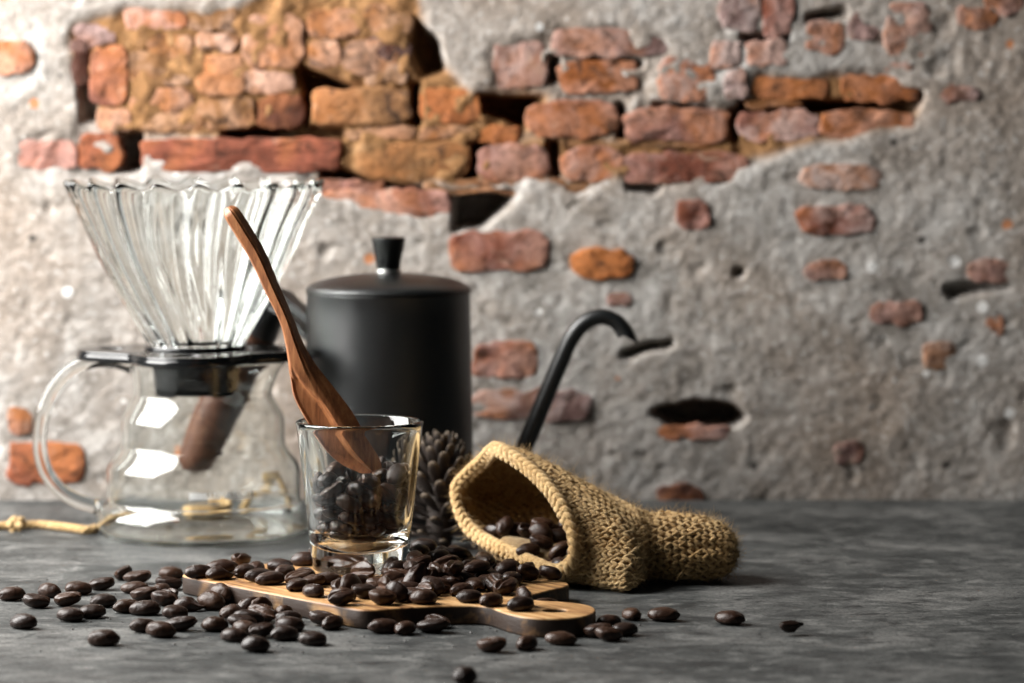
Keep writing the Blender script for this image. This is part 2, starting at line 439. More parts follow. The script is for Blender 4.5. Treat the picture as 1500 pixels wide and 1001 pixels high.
# ---- bricks: (x0, y0, x1, y1) in photo pixels on the wall, colour, lime share, proud mm, roundness
RED, ORG, MAU, PCH, OCR, DRK, PNK = (0.22,0.068,0.040), (0.34,0.108,0.030), (0.215,0.122,0.108), (0.37,0.180,0.092), (0.27,0.130,0.052), (0.10,0.036,0.023), (0.32,0.130,0.092)
BRICKS = [
 (130,68,188,155,RED,.1,1.5,4),(108,36,170,68,MAU,.3,.5,4),(180,12,272,44,PNK,.4,.5,4),(355,20,446,100,PCH,.3,1,4),(285,80,362,142,PCH,.1,1,4),(455,128,604,182,OCR,.05,2.5,6),
 (614,130,706,182,ORG,.05,0,4),(206,203,502,252,RED,.0,1.5,8),(26,205,114,248,PNK,.3,2,4),(113,195,178,250,RED,.0,.5,5),(376,140,446,188,DRK,.0,0,4),(520,208,690,262,OCR,.0,.5,4),
 (-40,58,52,108,ORG,.3,3,3),(100,58,131,124,DRK,.3,.5,3),(215,48,282,86,OCR,.3,.5,3),(500,60,585,110,OCR,.3,.5,3),
 (722,62,803,130,MAU,.45,1.5,6),(808,40,986,82,MAU,.35,2,4),(818,86,940,138,ORG,.3,.5,4),(962,85,1052,150,PNK,.8,1,4),(768,148,908,202,RED,.25,3,3),(915,158,1071,208,RED,.3,2,6),
 (1080,162,1204,208,PNK,.6,2,5),(1200,160,1338,204,ORG,.3,2,4),(700,210,806,265,RED,.35,2.5,3),(820,215,914,266,PNK,.4,2,3),(908,222,1100,270,RED,.3,1.5,4),
 (1098,112,1218,146,ORG,.1,.5,5),(1230,107,1346,150,ORG,.15,1,4),(820,203,1060,217,OCR,.1,-1,3),(620,262,900,285,OCR,.2,-1,3),
 (1172,240,1290,278,(0.40,0.33,0.30),.9,4,4),(1168,300,1284,345,RED,.6,4,3),(988,294,1040,336,RED,.3,3.5,3),(1275,440,1354,476,MAU,.2,3.5,3),(1180,382,1242,410,MAU,.3,3,3),
 (1418,380,1482,416,MAU,.2,3.5,3),(1440,464,1472,490,MAU,.2,3,2.5),(836,362,930,408,ORG,.0,5,2.6),(658,338,806,398,RED,.3,3,4),(470,277,664,322,PNK,.3,0,5),
 (690,500,788,556,RED,.35,3.5,4),(688,570,868,616,MAU,.6,3,4),(962,708,1032,742,DRK,.1,3.5,3),(960,622,1072,646,PNK,.5,2.5,3),(14,646,122,712,RED,.0,4,5),(10,594,50,636,DRK,.2,4,2.5),
 (1220,646,1268,682,MAU,.2,3,2.5),(1054,-12,1112,46,MAU,.7,2.5,4),(1118,-16,1163,54,RED,.4,3,5),(1090,58,1157,98,PNK,.6,2.5,4),(1180,30,1238,80,MAU,.5,3,4),(1240,20,1288,62,MAU,.2,3,3),
 (1295,4,1366,86,MAU,.4,3,4),(1402,10,1462,44,MAU,.3,2.5,3),(1370,122,1436,150,MAU,.4,2.5,3),(1440,-10,1500,22,MAU,.2,2.5,3),(1350,500,1400,540,OCR,.5,2.5,3),(890,428,925,448,MAU,.4,2.5,3),
 (190,74,284,128,OCR,.25,.2,5),(190,130,282,164,PCH,.3,.4,5),(204,166,300,194,OCR,.2,.2,5),(286,144,372,188,OCR,.2,-.2,5),(356,102,430,138,PCH,.4,.6,4),(450,14,528,58,PCH,.25,.4,5),(452,60,498,98,OCR,.3,.6,4),
 (532,8,604,50,OCR,.2,0,5),(536,54,602,88,DRK,.3,-.5,4),(530,92,600,124,OCR,.3,0,5),(616,186,698,206,OCR,.2,0,5),(506,186,612,205,OCR,.2,0,5),(140,158,192,194,PCH,.3,.2,4),(274,10,352,46,OCR,.3,.4,5),(286,48,350,78,PCH,.4,.2,5),
 (450,264,560,284,RED,.3,-.2,4),(700,186,764,208,ORG,.1,.2,4),(1090,146,1180,158,OCR,.2,-1,4),(1040,60,1086,100,PNK,.8,2,4),(1060,104,1096,146,MAU,.7,1.5,4),(1290,88,1340,104,MAU,.5,1.5,3),
 (1545,300,1640,345,RED,.3,3,4),(1540,90,1660,140,RED,.3,3,4),(-140,300,-40,345,RED,.3,3,4),(-150,480,-60,520,PNK,.3,3,4)]
for k, (x0, y0, x1, y1, colr, lime, proud, pw) in enumerate(BRICKS):
    ax, az = wall_xz((x0 + x1) / 2, (y0 + y1) / 2)
    hw, hh = (x1 - x0) / 2 * PXM, (y1 - y0) / 2 * PXM
    inside = (abs(gx - ax) < hw * 0.8) & (abs(gz - az) < hh * 0.8)
    in_recess = float(exposed[inside].mean()) if inside.any() else 0.0
    level = -0.0014 * in_recess + proud * 0.00046
    NA, rings = 84, [0.0, 0.35, 0.68, 0.88, 0.96, 0.99, 1.0, 1.005]
    lift = [0, 0, 0, 0.0, -0.02, -0.12, -0.5, -3.0]
    Vb = []
    ang = np.linspace(0, 2 * np.pi, NA, endpoint=False); c, s = np.cos(ang), np.sin(ang)
    q = (np.abs(c) ** pw + np.abs(s) ** pw) ** (-1 / pw)
    px_, pz_ = q * c * hw, q * s * hh
    jx = 0.0015 * fbm((ax + px_) * 150 + k, (az + pz_) * 150, 0.5, 3); jz = 0.0015 * fbm((ax + px_) * 150 + k, (az + pz_) * 150, 5.5, 3)
    for j, (rr, lf) in enumerate(zip(rings, lift)):
        x, z = (px_ + jx) * rr, (pz_ + jz) * rr
        ry = level + 0.0035 * lf + 0.0009 * fbm((ax + x) * 140, (az + z) * 140, k * 1.7, 5) - (0.0004 * rr if j else 0)
        Vb += np.stack([x, -ry, z], 1).tolist()
    Fb = grid_faces(NA, len(rings))
    b = mesh_obj('brick', Vb, Fb, M_BRICK, wall)
    fix_normals(b)
    b.location = (ax, Y_WALL, az)
    b.color = (*colr, 1 - lime)

# ================================================================== CUTTING BOARD
T_BOARD = 0.007
OUT = [(280,838),(267,843),(290,848),(400,869),(515,891),(532,894),(550,893.5),(590,890),(650,887),(700,886.5),(722,889.5),(743,897.5),(765,903),(787,905.5),(820,906),(849,904),(866,899),(871,893),
       (862,887),(830,882.5),(800,881),(778,879.5),(768,876),(776,871.5),(804,864),(824,860),(833,856),(824,852),(797,848),(757,842)]
outl = [on_z(x, y, T_BOARD) for x, y in OUT]
Lc, Fcn, Rc = on_z(265, 841, T_BOARD), on_z(532, 894, T_BOARD), on_z(835, 856, T_BOARD)
Bk = Lc + Rc - Fcn
outl += [Bk + (Rc - Bk) * 0.08, Bk + (Rc - Bk) * 0.02 + (Lc - Bk) * 0.02, Bk + (Lc - Bk) * 0.08]
cen = sum(outl, Vector()) / len(outl); cen.z = 0
cu = bpy.data.curves.new('board_outline', 'CURVE'); cu.dimensions = '2D'; cu.fill_mode = 'BOTH'
def spline(pts):
    sp = cu.splines.new('POLY'); sp.points.add(len(pts) - 1); sp.use_cyclic_u = True
    for p, q in zip(sp.points, pts): p.co = (q[0] - cen.x, q[1] - cen.y, 0, 1)
dense = resample_closed([(p.x, p.y) for p in outl], 260)
for _ in range(3): dense = (np.roll(dense, 1, 0) + 2 * dense + np.roll(dense, -1, 0)) / 4
spline(dense)
hole = on_z(813, 894.5, T_BOARD)
spline([(hole.x + 0.0052 * math.cos(2 * math.pi * i / 28), hole.y + 0.0052 * math.sin(2 * math.pi * i / 28)) for i in range(28)])
cu.extrude = T_BOARD / 2 - 0.0008; cu.bevel_depth = 0.0008; cu.bevel_resolution = 2
tmp = bpy.data.objects.new('tmp', cu); COL.objects.link(tmp)
bpy.context.view_layer.update()
me = bpy.data.meshes.new_from_object(tmp.evaluated_get(bpy.context.evaluated_depsgraph_get()))
bpy.data.objects.remove(tmp); bpy.data.curves.remove(cu)
me.name = 'cutting_board'; me.materials.clear(); me.materials.append(M_BOARD)
bm = bmesh.new(); bm.from_mesh(me); bmesh.ops.remove_doubles(bm, verts=bm.verts, dist=1e-6)
bmesh.ops.recalc_face_normals(bm, faces=bm.faces); bm.to_mesh(me); bm.free()
board = bpy.data.objects.new('cutting_board', me); board.location = (cen.x, cen.y, T_BOARD / 2 + 0.0001)
COL.objects.link(board)
sc_att = me.attributes.new('scorch', 'FLOAT', 'POINT')
vals = []
for v in me.vertices:
    e = 0.0 if v.co.z > T_BOARD / 2 - 0.0004 else 1.0
    vals.append(0.05 if v.co.z > T_BOARD / 2 - 0.0007 else 1.0)
sc_att.data.foreach_set('value', np.array(vals, np.float32))
sharp(board, 40)
tag(board, 'small wooden cutting board with round pierced handle and scorched dark edges', 'cutting board')

# ================================================================== SHOT GLASS
G0 = on_z(527.5, 835, T_BOARD + 0.0002)
GS = F_PX / (G0.y + CAM_D)
H_G = (835 - 613) / GS
RT, RB = 94 / GS, 70.5 / GS
def r_out(z): return RB + (RT - RB) * (z / H_G) ** 1.08
FLOOR = 0.0135
prof = [(0.0, 0.0012), (RB * 0.55, 0.0012), (RB * 0.80, 0.0004), (RB * 0.93, 0.0), (RB, 0.0010)]
prof += [(r_out(z), z) for z in np.linspace(0.003, H_G - 0.0016, 14)]
prof += [(RT + 0.0001, H_G - 0.0008), (RT - 0.0005, H_G - 0.0001), (RT - 0.0012, H_G), (RT - 0.0019, H_G - 0.0006)]
prof += [(r_out(z) - 0.0019 - 0.0009 * (1 - z / H_G), z) for z in np.linspace(H_G - 0.003, 0.0180, 12)]
rb = r_out(0.0165) - 0.0027
prof += [(rb * math.cos(t) ** 0.62, 0.0165 - 0.0088 * math.sin(t) ** 1.5) for t in np.linspace(0.05, math.pi / 2 - 0.02, 14)]
prof += [(0.0, 0.0077)]
prof[-1] = (0.0, prof[-1][1])
SHOT_LOW = lathe(prof, 30, closed=False)
V, Fc = lathe(prof, 112, closed=False)
shot = fix_normals(mesh_obj('shot_glass', V, Fc, M_GLASS))
shot.location = G0
tag(shot, 'clear thick based shot glass filled with coffee beans and a spoon', 'shot glass')

# ================================================================== WOODEN SPOON
ST = [((328,307),(338,301)),((330,320),(350,306)),((345,345),(369,335)),((366,380),(389,369)),((389,429),(409,417)),((409,470),(427,459)),((418,504),(442,497)),((422,530),(457,525)),
      ((425,560),(475,550)),((430,585),(495,575)),((447,617),(519,608)),((470,655),(541,648)),((496,680),(556,672)),((532,696),(560,690))]
Lp = smooth_path([(*a, 0) for a, b in ST], 60); Rp = smooth_path([(*b, 0) for a, b in ST], 60)
dS = G0.y + CAM_D
Vs = []; NF_, NBK = 33, 12; NS = NF_ + NBK
for i in range(60):
    s = i / 59
    dd = dS + 0.004 - 0.004 * s
    A, B = on_d(Lp[i][0], Lp[i][1], dd), on_d(Rp[i][0], Rp[i][1], dd)
    bl = min(1, max(0, (s - 0.56) / 0.06)); bl = bl * bl * (3 - 2 * bl)
    th = (0.0046 * (1 - bl) + 0.0040 * bl) * min(1.0, 0.35 + s * 9) * (1 - 0.7 * max(0, (s - 0.85) / 0.15))
    tb = [0, .10, .58, .64, .70, 1.0]; hb = [.10, .72, 1.0, .74 + .2 * bl, .92, .12]
    cut = 0.60 - 0.42 * max(0, 1 - (s - 0.56) / 0.16)              # the hollow opens out along a slanting edge
    for k in range(NF_):
        t = k / (NF_ - 1)
        h = np.interp(t, tb, hb) * th
        if bl > 0 and t < cut:
            q = t / max(cut, .05)
            h -= bl * (0.0046 * (1 - (1.25 * q - 0.5) ** 4)) * (1 if q < .75 else (1 - q) / .25)
        Vs.append(A + (B - A) * t + Vector((0, -h, 0)))
    for k in range(NBK):
        t = 1 - (k + .5) / NBK
        Vs.append(A + (B - A) * t + Vector((0, th * 0.75 * math.sqrt(max(0, 1 - (2 * t - 1) ** 2)), 0)))
Fc = grid_faces(NS, 60) + [tuple(range(NS)), tuple(59 * NS + k for k in range(NS))[::-1]]
base = Vector((Vs[-1].x, Vs[-1].y, Vs[-1].z))
spoon = fix_normals(mesh_obj('wooden_spoon', [v - base for v in Vs], Fc, M_SPOON))
spoon.location = base
sharp(spoon, 38)
tag(spoon, 'slim carved brown wooden spoon standing in the shot glass', 'spoon')

# ================================================================== COFFEE SERVER (glass jug)
S0 = on_z(299, 782, 0.0002); SS = F_PX / (S0.y + CAM_D)
SP = [(37,0),(43.4,.5),(45.6,2),(46.4,4.5),(46.4,8.0),(46.1,9.6),(45.0,11.6),(43.0,13.6),(41.9,14.5),(41.5,15.4),(41.4,18),(41.4,24),(41.3,28.0),(40.9,29.8),(39.7,32.0),(37.6,35.0),(35.9,37.6),(35.4,38.4),(35.2,39.6),(35.1,43),(35.1,48.5),
      (34.8,50.4),(33.8,53.0),(32.0,56.2),(30.2,59.2),(29.8,60.0),(29.6,61.2),(29.7,66),(30.2,71),(31.0,74.2)]
tw = 0.95
prof = [(0, 0)] + [(r, z) for r, z in SP] + [(31.0,75.0),(30.4,75.3),(29.9,75.0)] + [(r - tw, max(z, tw * 1.1)) for r, z in SP[::-1][:-2]] + [(38, tw * 1.1), (0, tw * 1.1)]
prof = [(r * .001, z * .001) for r, z in prof]
server = thing('coffee_server', S0, 'clear glass coffee jug with looped handle and stepped body under the dripper', 'coffee server')
def lip(r, z, a):
    q = math.exp(-(math.atan2(math.sin(a), math.cos(a)) / 0.42) ** 2) * max(0, (z - .060) / .015) ** 1.5
    return r + 0.0052 * q * (r > .02), z
V, Fc = lathe(prof, 128, False, lip)
fix_normals(mesh_obj('body', V, Fc, M_GLASS, server))
hp = [on_d(x, y, S0.y + CAM_D) - S0 for x, y in [(194,533),(168,529),(138,529),(105,541),(77,572),(62,610),(58,650),(66,688),(86,716),(112,733),(140,742),(152,744)]]
hp[0] = Vector((-0.0306, 0, hp[0].z)); hp[-1] = Vector((-0.0448, 0, hp[-1].z))
path = smooth_path(hp, 70)
rad = np.array([0.0031 + 0.0012 * max(0, 1 - i / 6) + 0.0016 * max(0, (i - 62) / 7) for i in range(70)])
V, Fc = tube(path, rad, 24)
fix_normals(mesh_obj('handle', V, Fc, M_GLASS, server))
# faint white printed line of lettering on the front of the body: strokes too small to read in the photograph
Vp, Fp = [], []
zc = (782 - 709) / SS
wob = random.Random(5)
for k in range(15):
    if k == 7: continue
    for st in range(2):
        a = R(-93) + k * R(2.55) + st * R(1.25)
        h0, h1 = zc - 0.0014, zc - 0.0014 + wob.choice((0.0014, 0.0028, 0.0028))
        rr = 0.0416
        i0 = len(Vp)
        for (aa, zz) in ((a, h0), (a + R(0.85), h0), (a + R(0.85), h1), (a, h1)):
            for q in (rr, rr + 0.0001): Vp.append((q * math.cos(aa), q * math.sin(aa), zz))
        Fp += [(i0, i0+2, i0+4, i0+6), (i0+1, i0+7, i0+5, i0+3), (i0, i0+1, i0+3, i0+2), (i0+2, i0+3, i0+5, i0+4), (i0+4, i0+5, i0+7, i0+6), (i0+6, i0+7, i0+1, i0)]
mesh_obj('printed_mark', Vp, Fp, M_PRINT, server, smooth=False)

# ================================================================== DRIPPER
D0 = S0 + Vector((0.0, 0, 0.0757)); D0.x = on_d(287, 520, S0.y + CAM_D).x
dripper = thing('coffee_dripper', D0, 'fluted clear glass dripper cone on a glossy black lobed holder', 'coffee dripper')
zt = (520 - 266) / SS
CP = [(20.0, 6.5), (23.7, 13.0), (31.0, 26.2), (40.0, 43.8), (47.3, 61.0), (53.0, zt * 1000 - 1.0)]
zz = np.linspace(5.5, zt * 1000, 44); rr = np.interp(zz, [c[1] for c in CP], [c[0] for c in CP])
rr = np.convolve(np.pad(rr, 3, mode='edge'), np.ones(7) / 7, 'valid'); rr[:3] = np.interp(zz[:3], [c[1] for c in CP], [c[0] for c in CP])
NF = 20
def flute(r, z, a, amp=1.0):
    t = min(1, max(0, z / zt))
    ph = NF * (a + 0.22 * math.sin(t * 2.4) + 0.05 * t)
    w = math.cos(ph)
    lip = max(0, (t - 0.93) / 0.07)
    return r + amp * (0.0006 + 0.0015 * t ** 0.7 + 0.0008 * lip) * w, z + 0.0015 * lip * math.cos(ph)
prof = [(r * .001, z * .001) for r, z in zip(rr, zz)]
prof += [(prof[-1][0] - 0.0002, zt + 0.0007), (prof[-1][0] - 0.0011, zt + 0.0010), (prof[-1][0] - 0.0020, zt + 0.0006)]
prof += [(r * .001 - 0.0026, z * .001) for r, z in zip(rr[::-1], zz[::-1])]
_n_out = 44
_cnt = [0]
def flute2(r, z, a):
    # the outside is fluted, the inside is smoother: that is what bends the light into stripes
    _cnt[0] += 1
    return flute(r, z, a, 1.0 if _cnt[0] <= 47 * 400 else 0.78)
V, Fc = lathe(prof, 400, True, flute2)
fix_normals(mesh_obj('glass_cone', V, Fc, M_GLASS, dripper))
# holder plate with four lobes, each pierced
cu = bpy.data.curves.new('plate_outline', 'CURVE'); cu.dimensions = '2D'; cu.fill_mode = 'BOTH'
def lobes(a): return 0.0365 + 0.0135 * (0.5 + 0.5 * math.cos(4 * a)) ** 0.85
def spline2(pts):
    sp = cu.splines.new('POLY'); sp.points.add(len(pts) - 1); sp.use_cyclic_u = True
    for p, q in zip(sp.points, pts): p.co = (q[0], q[1], 0, 1)
spline2([(lobes(a) * math.cos(a), lobes(a) * math.sin(a)) for a in np.linspace(0, 2 * math.pi, 160, endpoint=False)])
for q in range(4):
    ca, sa = math.cos(q * math.pi / 2), math.sin(q * math.pi / 2)
    pts = []
    for t in np.linspace(0, 2 * math.pi, 28, endpoint=False):
        u, v = 0.0362 + 0.0062 * math.cos(t), 0.0062 * math.sin(t)
        pts.append((u * ca - v * sa, u * sa + v * ca))
    spline2(pts)
spline2([(0.0165 * math.cos(a), 0.0165 * math.sin(a)) for a in np.linspace(0, 2 * math.pi, 48, endpoint=False)])
cu.extrude = 0.0008; cu.bevel_depth = 0.0007; cu.bevel_resolution = 2
tmp = bpy.data.objects.new('tmp', cu); COL.objects.link(tmp); bpy.context.view_layer.update()
me = bpy.data.meshes.new_from_object(tmp.evaluated_get(bpy.context.evaluated_depsgraph_get()))
bpy.data.objects.remove(tmp); bpy.data.curves.remove(cu)
me.name = 'holder_plate'; me.materials.clear(); me.materials.append(M_PLASTIC)
bm = bmesh.new(); bm.from_mesh(me); bmesh.ops.remove_doubles(bm, verts=bm.verts, dist=1e-6); bmesh.ops.recalc_face_normals(bm, faces=bm.faces); bm.to_mesh(me); bm.free()
plate = bpy.data.objects.new('holder_plate', me); COL.objects.link(plate); plate.parent = dripper; plate.location = (0, 0, 0.0028)
sharp(plate, 40)
# rolled rim under the plate's edge
rim = [(lobes(a) * math.cos(a), lobes(a) * math.sin(a), 0.0016) for a in np.linspace(0, 2 * math.pi, 160, endpoint=False)]
Vr, Fr = [], []
for i, p in enumerate(rim):
    rr_ = math.hypot(p[0], p[1]); ux, uy = p[0] / rr_, p[1] / rr_
    for k in range(10):
        a = 2 * math.pi * k / 10
        Vr.append((p[0] + ux * 0.0012 * math.cos(a), p[1] + uy * 0.0012 * math.cos(a), p[2] + 0.0018 * math.sin(a)))
Fr = [(i * 10 + k, i * 10 + (k + 1) % 10, ((i + 1) % 160) * 10 + (k + 1) % 10, ((i + 1) % 160) * 10 + k) for i in range(160) for k in range(10)]
fix_normals(mesh_obj('plate_rim', Vr, Fr, M_PLASTIC, plate)).location = (0, 0, -0.0028)
V, Fc = lathe([(0.0165, 0.0015), (0.0215, 0.0036), (0.0222, 0.0052), (0.0218, 0.0062), (0.0196, 0.0060), (0.0180, 0.0040), (0.0160, -0.0055), (0.0150, -0.0055)], 64, True)
fix_normals(mesh_obj('collar', V, Fc, M_PLASTIC, dripper))
for q in range(4):
    Vl, Fl = [], []
    a0 = R(45 + 90 * q); na, nzz = 12, 10
    for j in range(nzz):
        t = j / (nzz - 1); z = -0.0005 - 0.0150 * t
        half = R(27) * (1 - 0.12 * t) * (1 if t < 0.85 else 1 - 0.35 * ((t - 0.85) / 0.15) ** 2)
        for side in (0, 1):
            for i in range(na):
                a = a0 - half + 2 * half * (i / (na - 1) if side == 0 else 1 - i / (na - 1))
                r_ = (0.0192 if side == 0 else 0.0165) - 0.0012 * t
                Vl.append((r_ * math.cos(a), r_ * math.sin(a), z))
    Fl = grid_faces(2 * na, nzz) + [tuple(range(2 * na)), tuple((nzz - 1) * 2 * na + i for i in range(2 * na))]
    sharp(fix_normals(mesh_obj('socket_leg', Vl, Fl, M_PLASTIC, dripper)), 50)
V, Fc = lathe([(0.0120, 0.0020), (0.0126, -0.0020), (0.0105, -0.0110), (0.0092, -0.0110), (0.0108, -0.0020), (0.0105, 0.0020)], 48, True)
fix_normals(mesh_obj('spout_tube', V, Fc, M_PLASTIC, dripper))
V, Fc = lathe([(0.0152, -0.0120), (0.0152, -0.0150), (0.0130, -0.0152), (0.0130, -0.0120)], 48, True)
fix_normals(mesh_obj('socket_ring', V, Fc, M_PLASTIC, dripper))

# ================================================================== KETTLE
K0 = on_z(570, 771, 0.0002); KD = K0.y + CAM_D; KS = F_PX / KD
def kz(py): return (771 - py) / KS
kettle = thing('gooseneck_kettle', K0, 'matt black pour over kettle with gooseneck spout and wooden grip', 'kettle')
zt_k = kz(424)
prof = [(0, 0), (0.0352, 0), (0.0368, 0.0006), (0.0374, 0.0022)] + [(0.0374 - 0.0019 * t, 0.0022 + (zt_k - 0.0036) * t) for t in np.linspace(0.02, 1, 12)]
prof += [(0.0357, zt_k - 0.0008), (0.0358, zt_k - 0.0002), (0.0352, zt_k), (0.0346, zt_k - 0.0004), (0.0345, zt_k - 0.006), (0, zt_k - 0.0065)]
V, Fc = lathe(prof, 128, closed=False)
fix_normals(mesh_obj('body', V, Fc, M_BLACK, kettle))
zl = zt_k + 0.0002
prof = [(0, zl - 0.004), (0.0338, zl - 0.004), (0.0340, zl), (0.0359, zl), (0.0361, zl + 0.0006), (0.0358, zl + 0.0011)]
prof += [(0.0358 * math.cos(t) ** 0.9 if t < 1.5 else 0, zl + 0.0011 + 0.0066 * math.sin(t) ** 1.25) for t in np.linspace(0.1, math.pi / 2, 14)]
prof[-1] = (0.0, prof[-1][1])
V, Fc = lathe(prof, 128, closed=False)
lid = fix_normals(mesh_obj('lid', V, Fc, M_BLACK, kettle))
zk = zl + 0.0072
V, Fc = lathe([(0, zk), (0.0056, zk), (0.0056, zk + 0.0022), (0.0052, zk + 0.0024), (0.0050, zk + 0.0024), (0, zk + 0.0024)], 48, False)
fix_normals(mesh_obj('knob_collar', V, Fc, M_STEEL, lid))
zk += 0.0023
V, Fc = lathe([(0, zk), (0.0049, zk), (0.0051, zk + 0.0004), (0.0056, zk + 0.004), (0.0066, zk + 0.009), (0.0072, zk + 0.0125), (0.0073, zk + 0.0132), (0.0070, zk + 0.0138), (0.0060, zk + 0.0140), (0, zk + 0.0138)], 48, False)
sharp(fix_normals(mesh_obj('knob', V, Fc, M_KNOB, lid)), 50)
# spout
sp = [on_d(x, y, KD - 0.002) - K0 for x, y in [(676,728),(706,728),(735,712),(757,680),(777,634),(799,582),(820,532),(838,494),(858,472),(882,464),(903,472),(915,487),(919,497)]]
path = smooth_path(sp, 90)
rad = np.interp(np.linspace(0, 1, 90), [0, .08, .3, .6, .8, .93, 1], [.0066, .0052, .0040, .0035, .0034, .0038, .0040])
V, Fc = tube(path, rad, 24, cap=False)
V = np.array(V).reshape(90, 24, 3)
Tn = path[-1] - path[-2]; Tn /= np.linalg.norm(Tn)
outer = np.array([0.83, 0, 0.55])
for i in range(84, 90):
    wgt = ((i - 83) / 6.0) ** 1.3
    for k in range(24):
        h = np.dot(V[i, k] - path[i], outer) / rad[i]
        V[i, k] += Tn * (0.0052 * h - 0.0012) * wgt
inner = path[-6:][::-1]
V = V.reshape(-1, 3).tolist()
n0 = len(V)
Vin, Fin = tube(path[-8:][::-1], (rad[-8:] - 0.0006)[::-1], 24, cap=False)
Vin = np.array(Vin).reshape(8, 24, 3)
first = np.array(V[89 * 24: 90 * 24]); ctr = first.mean(0)
# inside of the mouth: shrink the end ring and run it back up the tube
Vi = []
for j in range(8):
    pc = path[89 - j]; src = np.array(V[(89 - j) * 24:(90 - j) * 24]); c0 = src.mean(0)
    Vi.append(c0 + (src - c0) * 0.84)
V += np.concatenate(Vi).tolist()
for k in range(24):
    Fc.append((89 * 24 + k, 89 * 24 + (k + 1) % 24, n0 + (k + 1) % 24, n0 + k))
Fc += [tuple(n0 + q for q in f) for f in grid_faces(24, 8)]
Fc.append(tuple(n0 + 7 * 24 + k for k in range(24)))
fix_normals(mesh_obj('spout', V, Fc, M_BLACK, kettle))
# handle: folded strap, cap and wooden grip sloping down behind the jug
def strap(pts, width, thick, name, mat, parent):
    P = smooth_path(pts, 40); T = np.gradient(P, axis=0); T /= np.linalg.norm(T, axis=1)[:, None]
    Vs_, side = [], np.array([0.25, 1.0, 0.0]); side /= np.linalg.norm(side)
    for p, t in zip(P, T):
        s_ = side - t * side.dot(t); s_ /= np.linalg.norm(s_); n_ = np.cross(t, s_)
        for a, b in ((-1, -1), (1, -1), (1, 1), (-1, 1)):
            Vs_.append(p + s_ * a * width / 2 + n_ * b * thick / 2)
    F_ = grid_faces(4, 40) + [(0, 1, 2, 3), tuple(39 * 4 + k for k in (3, 2, 1, 0))]
    o = fix_normals(mesh_obj(name, Vs_, F_, mat, parent, smooth=False))
    b_ = o.modifiers.new('edge', 'BEVEL'); b_.width = 0.0004; b_.segments = 2; b_.limit_method = 'ANGLE'
    return o
hd = KD + 0.012
strap([on_d(x, y, d) - K0 for x, y, d in [(466,478,KD+.004),(446,460,KD+.008),(430,447,KD+.014),(414,434,KD+.020),(398,431,KD+.026),(386,440,KD+.030)]], 0.012, 0.0038, 'handle_strap', M_KNOB, kettle)
strap([on_d(x, y, d) - K0 for x, y, d in [(466,504,KD+.004),(446,485,KD+.008),(434,473,KD+.014),(420,460,KD+.020),(404,452,KD+.026),(394,458,KD+.030)]], 0.012, 0.0030, 'handle_strap', M_KNOB, kettle)
ga, gb = on_d(396, 440, KD + .029) - K0, on_d(278, 690, KD + .044) - K0
gp = np.array([ga + (gb - ga) * t for t in np.linspace(0.0, 1, 40)])
gr = [0.0085 + 0.0024 * math.sin(math.pi * min(1, t * 1.1)) - (0.004 * max(0, (t - .93) / .07) ** 2) for t in np.linspace(0, 1, 40)]
V, Fc = tube(gp[7:], gr[7:], 28)
fix_normals(mesh_obj('grip', V, Fc, M_GRIP, kettle))
V, Fc = tube(gp[:8], [r_ + 0.0003 for r_ in gr[:8]], 28)
sharp(fix_normals(mesh_obj('grip_cap', V, Fc, M_BLACK, kettle)), 50)

# ================================================================== KNITTED JUTE SACK
RIM = [(735,657,1345),(775,682,1330),(808,715,1316),(830,750,1306),(843,788,1299),(841,822,1298),(818,842,1303),(785,832,1316),(750,816,1331),(715,798,1346),(687,776,1357),(670,744,1364),(668,714,1368),(686,692,1367),(706,674,1361),(720,660,1353)]
rim_pts = np.array([tuple(on_d(x, y, d * 0.001)) for x, y, d in RIM])
def ring(px, py, d, U, S, n=16, e=2.0, sag=0.0):
    C = np.array(on_d(px, py, d)); out = []
    for k in range(n):
        th = 2 * math.pi * k / n
        c, s = math.cos(th), math.sin(th)
        q = (abs(c) ** e + abs(s) ** e) ** (-1 / e)
        p = C + np.array(U) * 0.001 * c * q + np.array(S) * 0.001 * s * q
        p[2] = max(p[2], 0.0024)
        out.append(p)
    return np.array(out)
def ring4(top, near, bottom, far, n=16):
    T_, N_, B_, F_ = [np.array(on_d(x, y, d * .001)) for x, y, d in (top, near, bottom, far)]
    C = (N_ + F_) / 2 * 0.5 + (T_ + B_) / 2 * 0.5; out = []
    for k in range(n):
        c, s_ = math.cos(2 * math.pi * k / n), math.sin(2 * math.pi * k / n)
        p = C + (T_ - C) * max(c, 0) + (B_ - C) * max(-c, 0) + (N_ - C) * max(s_, 0) + (F_ - C) * max(-s_, 0)
        p[2] = max(p[2], 0.0024); out.append(p)
    return np.array(out)
rings = [rim_pts, ring4((765, 660, 1350), (858, 790, 1303), (800, 846, 1322), (684, 728, 1388)), ring4((800, 676, 1350), (884, 797, 1301), (850, 862, 1318), (742, 730, 1394)),
         ring4((850, 702, 1345), (912, 803, 1299), (888, 868, 1310), (818, 745, 1390)), ring4((896, 729, 1340), (934, 806, 1301), (912, 864, 1316), (880, 762, 1376)),
         ring(934, 801, 1.327, (-1, 0, 15.0), (2, -18, 0)), ring(952, 804, 1.327, (0, 0, 13.2), (0, -15.5, 0)), ring(985, 806, 1.327, (0, 0, 13.2), (0, -16.5, 0), e=2.3),
         ring(1025, 806, 1.327, (0, 0, 12.4), (0, -16, 0), e=2.3), ring(1052, 807, 1.327, (1, 0, 10.6), (2, -14, 0)), ring(1068, 809, 1.327, (1, 0, 7.2), (1, -10, 0)), ring(1076, 811, 1.327, (0, 0, 2.6), (0, -4, 0))]
